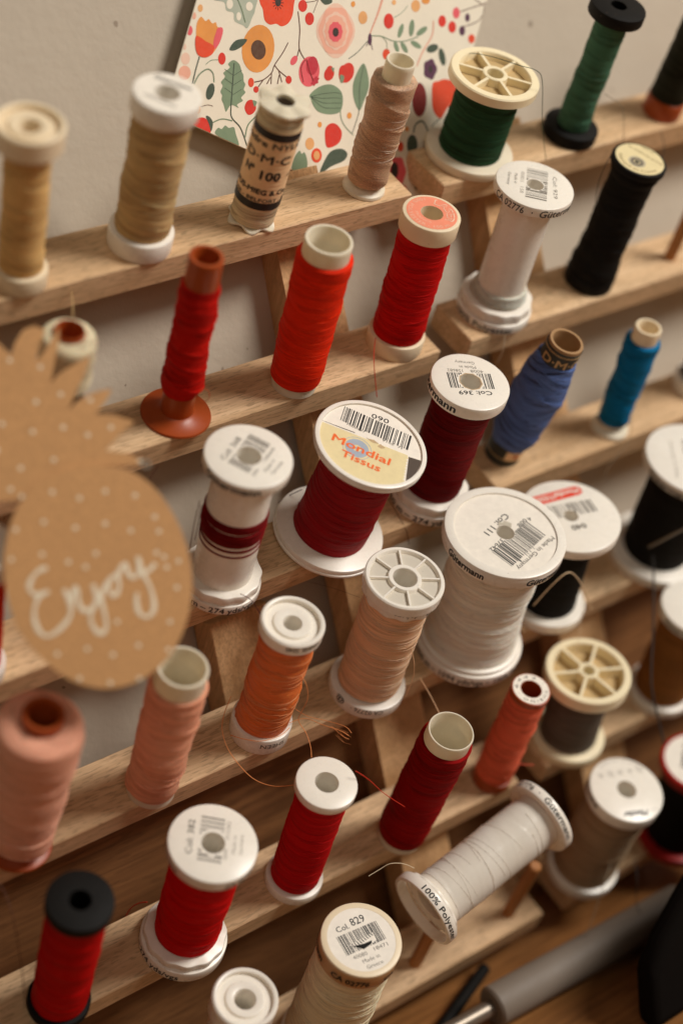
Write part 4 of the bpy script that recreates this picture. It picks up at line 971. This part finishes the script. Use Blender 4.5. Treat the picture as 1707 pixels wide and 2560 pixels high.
for i in range(12):
    a = i * PI / 6; stem([(1000+28*math.cos(a),25+38*math.sin(a)),(1000+46*math.cos(a),25+60*math.sin(a))], 'black', .02, 1, 2)
for e in ((1210,50,38,52),(1268,160,38,55)): ell(*e, 'red')
stem([(1235,20),(1310,10),(1345,-10)], 'twig', .02); stem([(1300,110),(1330,30),(1345,-10)], 'twig', .02); shape([(1360,-10),(1400,40),(1460,20),(1440,-30)], 'dark')
ell(1490,262,158,225,'lt',1,1,0,.05,22); ell(1490,262,142,205,'rose',1,2,0,.05,20); ell(1490,264,108,160,'lt',1,3,0,.05,18); ell(1488,268,92,138,'rose',1,4,0,.06,14); ell(1486,272,60,86,'pink',1,5,0,.05,10); ell(1487,275,26,38,'black',1,6,0,.15,14)
shape([(300,330),(308,200),(345,143),(382,180),(410,163),(440,200),(470,190),(485,230),(522,235),(530,275),(500,370),(440,460),(380,490),(320,470),(295,400)], 'orange')
shape([(485,240),(522,235),(530,275),(500,370),(455,420),(450,350),(470,280)], 'pink', 1, 2); shape([(300,310),(340,320),(380,350),(420,370),(455,400),(440,460),(380,490),(320,470),(295,400)], 'verm', 1, 3)
for e, c_ in (((338,70,22,32),'lorange'),((285,135,18,30),'rose'),((248,260,25,42),'pink'),((212,500,38,52),'lt'),((205,620,52,60),'rose'),((205,400,14,26),'lt'),((770,703,25,40),'verm'),((813,763,23,28),'red'),((1090,680,26,35),'red'),((522,500,32,52),'red'),((320,930,22,40),'lorange')): ell(*e, c_)
stem([(330,487),(300,590),(272,710)], 'dark', .04); stem([(285,715),(330,635),(400,590),(445,625),(455,700)], 'sage', .04); ell(423,780,34,72,'dark',1,1,.25)
stem([(385,550),(430,515),(490,510)], 'sage', .02); stem([(345,910),(400,895),(445,905)], 'twig', .02)
S_ = [(620,512)]
for i, (x, y) in enumerate(((575,545),(535,620),(515,700),(510,780),(520,850),(545,920))): S_ += [(x, y), (x + 14, y + 32)]
S_ += [(600,895)]
for i, (x, y) in enumerate(((665,920),(700,860),(722,790),(722,720),(705,640),(680,570))): S_ += [(x, y), (x - 14, y - 28)]
shape(S_, 'sage'); stem([(625,540),(612,720),(600,900),(605,1000),(680,1090),(735,1240)], 'dark', .035, 1, 2)
for y in (640,720,800): stem([(615,y),(545,y-50)], 'dark', .015, 1, 2); stem([(612,y+10),(690,y-40)], 'dark', .015, 1, 2)
shape([(715,920),(735,865),(775,850),(805,880),(812,930),(780,972),(740,975)], 'red'); shape([(785,855),(820,870),(800,910),(790,890)], 'sage', 1, 2)
shape([(272,1075),(320,1008),(380,1008),(412,1060),(418,1140)], 'red'); shape([(385,990),(420,1000),(445,1050),(430,1120),(412,1060)], 'dark', 1, 2)
stem([(435,1050),(520,1015),(610,1030)], 'sage', .035); stem([(820,985),(745,1065),(720,1170)], 'sage', .04)
shape([(462,1130),(490,1090),(520,1100),(550,1070),(580,1090),(625,1085),(640,1140),(665,1245),(560,1200),(490,1160)], 'sage')
ell(830,415,138,205,'orange',1,1,.12); ell(832,425,62,84,'brown',1,2,-.15); stem([(730,335),(775,360)], 'orange', .02)
shape([(585,420),(640,345),(735,335),(700,390),(630,430)], 'dark')
for q in ([(1085,365),(1040,450),(970,555),(945,620),(875,680),(800,700)], [(970,555),(1005,600),(1070,655)], [(945,620),(940,715)], [(875,680),(832,740)], [(1005,600),(1032,700)], [(1010,640),(995,715)], [(935,660),(905,715)]): stem(q, 'twig', .032)
stem([(1170,100),(1185,250),(1180,410),(1225,505)], 'twig', .035); stem([(1182,410),(1163,480)], 'twig', .035)
ell(1135,515,26,44,'pink',1,1,.5); ell(1265,610,88,130,'pink',1,1,.1); ell(1290,560,50,80,'crim',1,2,.1); ell(1315,690,26,40,'crim',1,3,.6,.2,6)
stem([(1230,510),(1195,580),(1215,700)], 'wine', .02, 1, 4); stem([(1240,505),(1265,600),(1300,690)], 'wine', .02, 1, 4)
ell(1435,630,42,60,'red',1,1,.3); shape([(1450,575),(1480,580),(1470,620)], 'sage', 1, 2); ell(1552,630,36,75,'red')
shape([(1268,812),(1350,740),(1450,720),(1530,770),(1552,850),(1530,950),(1440,975),(1340,950),(1290,880)], 'sage')
for k in range(4): stem([(1280,822+k*3),(1380,800+k*38),(1480,790+k*44),(1535,800+k*40)], 'dark', .016, 1, 2)
stem([(1530,945),(1540,1020),(1580,1090),(1640,1150)], 'sage', .03)
ell(1355,1062,18,24,'orange'); shape([(1400,1110),(1440,1055),(1495,1058),(1542,1120),(1530,1200),(1480,1245),(1412,1250)], 'red')
ell(1270,1225,38,52,'lorange'); ell(1328,1325,45,62,'verm'); ell(1328,1325,26,38,'lorange',1,2)
shape([(1130,1360),(1180,1285),(1200,1310),(1225,1300),(1245,1350),(1248,1420),(1210,1485),(1120,1450)], 'sage')
shape([(1355,1485),(1390,1380),(1450,1290),(1540,1268),(1590,1310),(1560,1370),(1450,1420)], 'dark')
shape([(295,540),(330,620),(342,740),(300,860),(260,942),(215,850),(205,730),(240,620)], 'sage', 2); stem([(295,560),(262,740),(258,940),(225,1060),(200,1130)], 'dark', .02, 2, 2)
ell(155,620,58,88,'red',2,1,.3); shape([(95,640),(130,650),(120,700),(100,700)], 'sage', 2, 2); ell(10,620,36,60,'red',2); ell(175,985,20,28,'orange',2)
for e, c_ in (((207,35,18,25),'orange'),((290,150,38,55),'lorange'),((510,180,42,66),'red'),((740,50,38,52),'lorange'),((825,5,35,30),'orange'),((555,20,18,22),'lorange'),((965,180,33,50),'red'),((1050,230,33,50),'red'),((1085,110,30,48),'pink'),((1180,150,20,36),'purple'),((1135,262,25,42),'purple'),((1215,330,28,38),'verm'),((490,462,32,46),'verm'),((1290,320,18,40),'rose')): ell(*e, c_, 2)
stem([(555,150),(620,110),(670,50)], 'sage', .02, 2)
for q in ([(450,0),(410,130),(350,290)], [(465,-30),(430,90),(365,250)], [(890,180),(880,300),(800,440),(750,560)]): stem(q, 'rose', .05, 2)
ell(350,335,16,52,'purple',2,2); stem([(345,330),(320,395)], 'purple', .02, 2, 2); stem([(352,330),(372,425)], 'purple', .02, 2, 2)
stem([(330,350),(250,440),(170,500)], 'dark', .025, 2); stem([(365,305),(450,310),(550,350),(650,350),(760,312)], 'sage', .03, 2); stem([(450,310),(490,360),(495,430)], 'sage', .02, 2)
for (x, y, a, b, r) in ((612,262,20,62,.3),(705,238,22,72,.1),(792,265,24,56,.9),(575,400,18,50,-.3),(642,405,20,52,-.5),(742,380,22,52,-1.0)): ell(x, y, a, b, 'sage', 2, 1, r)
for q in ([(1120,100),(1250,55),(1400,15)], [(1140,230),(1270,180),(1330,90)], [(1240,-10),(1300,35)], [(1330,20),(1310,150),(1290,270)]): stem(q, 'twig', .03, 2)
ell(882,412,52,34,'dark',2,1,-.4); ell(965,485,26,76,'dark',2,1,-.2); ell(863,590,56,86,'purple',2,1,0,.08,5); ell(865,590,16,30,'black',2,2)
ell(770,850,62,145,'wine',2); shape([(885,710),(935,690),(985,675),(1060,700),(1090,820),(1010,920),(950,1010),(890,940),(878,820)], 'verm', 2)
stem([(950,1010),(890,1060),(860,1130)], 'dark', .03, 2); stem([(720,1130),(740,1060),(800,1035),(845,1120)], 'dark', .05, 2); ell(710,1235,45,88,'dark',2); ell(745,1450,28,170,'dark',2)
ell(585,1460,70,125,'pink',2,1,0,.06,6); ell(560,1450,30,68,'black',2,2); ell(632,1640,40,62,'verm',2); ell(610,1250,26,42,'verm',2); ell(665,1100,18,22,'orange',2); ell(835,1600,28,34,'dark',2)
free('floral_card', 'cream card printed with watercolour poppies, fruit and leaves, leaning behind the top rail', 'greeting card', mb, cmat(CO, CU, CV, CN))

# ------------------------------------------------------------------ pineapple tag
TO, TU, TV, TN = np.array([-1.669, -7.574, -2.325]), np.array([0.9218, -0.3394, 0.1873]), np.array([0.1766, 0.7978, 0.5765]), np.array([-0.3451, -0.4983, 0.7954])
TAG_H = np.array([[0.010672696539756417, -0.0019058386678136472, 0.11435032006881941], [-0.0019177392063484992, -0.01078543543462957, 14.668266095139446], [-4.669038857374588e-05, 2.2631246943504694e-05, 1.0]])
def tg(x, y): p = TAG_H @ np.array([x * .3905, 698 + y * .3905, 1.0]); return p[:2] / p[2]
s = NT('kraft_card'); c = lin(190, 142, 92); tc = s.n('ShaderNodeTexCoord'); f = s.noise(tc.outputs['Object'], 60, 4, .6); g = s.noise(tc.outputs['Object'], 900, 3, .7)
s.l(s.mix(s.ramp(g, [(.42, (0, 0, 0, 1)), (.62, (1, 1, 1, 1))]), s.mix(f, sc4(c, .88), sc4(c, 1.12)), sc4(c, .84)), s.b.inputs['Base Color']); s.b.inputs['Roughness'].default_value = .75; s.bump(g, .3, .0002); KRAFT = s.m
def slab(mb, P, z0, z1, mat, bev=0.02):
    P = [np.array(p) for p in P]; n = len(P)
    area_ = sum(P[i][0] * P[(i + 1) % n][1] - P[(i + 1) % n][0] * P[i][1] for i in range(n))
    if area_ < 0: P = P[::-1]
    v = [(p[0], p[1], z0) for p in P] + [(p[0], p[1], z1) for p in P]
    mb.add(v, [tuple(range(n))[::-1], tuple(range(n, 2 * n))] + [(i, (i + 1) % n, n + (i + 1) % n, n + i) for i in range(n)], mat)
def smoothed(pts, k=4):
    P = [np.array(p, float) for p in pts]; Q = []; n = len(P)
    for i in range(n):
        p0, p1, p2, p3 = P[i - 1], P[i], P[(i + 1) % n], P[(i + 2) % n]
        for t_ in np.arange(k) / k: Q.append(.5 * ((2 * p1) + (-p0 + p2) * t_ + (2 * p0 - 5 * p1 + 4 * p2 - p3) * t_ ** 2 + (-p0 + 3 * p1 - 3 * p2 + p3) * t_ ** 3))
    return Q
MT = cmat(TO, TU, TV, TN); pine = thing('pineapple_tag', 'kraft card pineapple with white dots and the handwritten word Enjoy', 'gift tag', MT)
body = [(585,955),(760,985),(900,1080),(1010,1230),(1085,1400),(1125,1600),(1110,1800),(1050,1980),(960,2110),(830,2210),(680,2258),(540,2255),(400,2205),(270,2110),(150,1980),(75,1840),(35,1680),(20,1520),(40,1370),(90,1220),(190,1080),(330,1000),(460,962)]
mb = MB(); slab(mb, smoothed([tg(*p) for p in body]), 0, .10, KRAFT); ob = mb.build('body', pine)
crown = [(-200,1175),(-200,180),(-120,150),(-60,190),(0,235),(62,300),(85,230),(135,150),(200,125),(262,150),(235,230),(205,335),(255,290),(300,210),(345,130),(345,220),(320,340),(295,462),(360,400),(440,350),(535,300),(500,400),(450,500),(402,625),(440,580),(520,530),(600,505),(660,500),(625,560),(560,650),(660,650),(790,690),(700,770),(620,860),(760,880),(870,945),(700,950),(600,950),(460,975),(330,1015),(200,1085),(110,1150)]
mb = MB(); slab(mb, [tg(*p) for p in crown], -.16, -.06, KRAFT); oc = mb.build('crown', pine)
WP = paint('white_glitter_paint', (236, 222, 196), .1)
dots_b = [(125,1135),(305,1110),(465,1145),(615,1105),(790,1130),(90,1330),(255,1285),(440,1320),(615,1295),(765,1335),(905,1255),(930,1340),(65,1505),(245,1475),(400,1520),(560,1470),(500,1550),(915,1465),(1045,1515),(975,1550),(1035,1670),(685,1870),(995,1870),(335,2060),(510,2030),(660,2065),(810,2010),(985,2035),(465,2205),(645,2230),(815,2205),(960,1490)]
dots_c = [(55,330),(235,370),(210,575),(355,530),(530,565),(10,705),(190,750),(370,725),(515,770),(650,725),(120,965),(315,915),(-20,860),(-90,500),(60,1090),(820,925)]
for dots, z, par in ((dots_b, .103, pine), (dots_c, -.057, pine)):
    mb = MB()
    for i, (x, y) in enumerate(dots): p = tg(x, y); mb.lathe([(.001, z + .006), (.04, z + .005), (.055, z)], WP, seg=14, closed=False); v = mb.v[-1]; v[:, 0] += p[0]; v[:, 1] += p[1]
    mb.build('painted_dots', par)
strokes = [[(275,1555),(232,1568),(190,1610),(170,1660),(185,1700),(225,1712),(285,1692)], [(285,1692),(230,1722),(205,1780),(200,1850),(225,1920),(270,1955),(330,1930),(390,1870),(412,1825)],
           [(375,1680),(398,1730),(415,1790),(413,1835),(416,1780),(425,1715),(442,1668),(456,1695),(460,1750),(482,1800),(520,1802),(552,1770)], [(545,1650),(562,1715),(590,1700)],
           [(590,1690),(562,1755),(538,1810),(530,1860),(558,1920),(598,1938),(622,1895),(612,1820),(592,1740),(602,1685),(640,1620)], [(650,1610),(632,1660),(652,1715),(684,1702),(698,1655),(682,1600),(652,1610)],
           [(688,1600),(715,1545),(738,1530),(750,1585),(780,1612),(808,1592),(815,1550),(803,1488)], [(808,1490),(832,1580),(872,1650),(898,1735),(898,1805),(862,1842),(818,1822),(800,1765),(802,1700)], [(828,1602),(880,1560),(912,1528)]]
mb = MB()
for st in strokes:
    P = [(*tg(*q), .108) for q in st]; mb.tube(P, (lambda q: .05 + .012 * math.sin(q * 17)), WP, 6)
v = np.concatenate(mb.v); 
for a in mb.v: a[:, 2] = .108 + (a[:, 2] - .108) * .08
mb.build('lettering', pine)
mb = MB(); mb.lathe([(.06, -.05), (.12, -.05), (.12, .0), (.06, .0)], steel, seg=24); v = mb.v[-1]; p = tg(858, 942); v[:, 0] += p[0]; v[:, 1] += p[1]; mb.build('metal_eyelet', pine)

# ------------------------------------------------------------------ things on the desk in front
def wthing(name, label, cat): return thing(name, label, cat, Matrix.Identity(4))
t = wthing('seam_roller', 'thick grey rubber roller with a thin steel shaft, lying on the desk', 'roller')
a, b = np.array((9.25, -3.37, -25.26)), np.array((17.6, -3.75, -25.26)); d = (b - a) / np.linalg.norm(b - a)
def cyl(mb, a, b, r, mat, seg=48, bev=.06):
    a, b = np.array(a, float), np.array(b, float); L = np.linalg.norm(b - a); d = (b - a) / L; x = np.cross(d, (0, 0, 1)); x /= np.linalg.norm(x); y = np.cross(d, x)
    i0 = len(mb.v); mb.lathe([(.001, 0), (r - bev, 0), (r, bev), (r, L - bev), (r - bev, L), (.001, L)], mat, seg=seg, closed=False); v = mb.v[i0]; q = a + np.outer(v[:, 0], x) + np.outer(v[:, 1], y) + np.outer(v[:, 2], d); v[:] = q
mb = MB(); cyl(mb, a, b, .66, plastic('grey_rubber', (112, 101, 90), .6, 0, .1), bev=.08); mb.build('sleeve', t)
mb = MB(); cyl(mb, a - d * 5, a + d * .1, .27, steel, bev=.04); mb.build('shaft', t)
mb = MB(); cyl(mb, (11.03, -.94, -25.72), (7.4, -2.65, -25.72), .2, BLACKP, 24, .08); free('black_pencil', 'slim black pencil lying on the desk under the lowest left rail', 'pencil', mb, Matrix.Identity(4))

t = wthing('black_pouch', 'black fabric case standing on the desk beside the grey roller', 'case')
BF = flat('black_fabric', (16, 13, 11), .95); BF.node_tree.nodes['Principled BSDF'].inputs['Specular IOR Level'].default_value = .05
mb = MB(); prof = [(12.15, -25.94), (12.3, -23.9), (13.1, -23.0), (14.3, -22.05), (15.5, -21.2), (16.5, -20.6), (24, -20.6), (24, -25.94)]
n = len(prof); yf, yb = -7.6, -6.6
v = [(x, yf, z) for x, z in prof] + [(x + .2, yb, z + .0) for x, z in prof]
mb.add(v, [tuple(range(n)), tuple(range(n, 2 * n))[::-1]] + [(i, n + i, n + (i + 1) % n, (i + 1) % n) for i in range(n)], BF); o = mb.build('body', t)
bv = o.modifiers.new('soft', 'BEVEL'); bv.width = .004; bv.segments = 4; bv.limit_method = 'ANGLE'
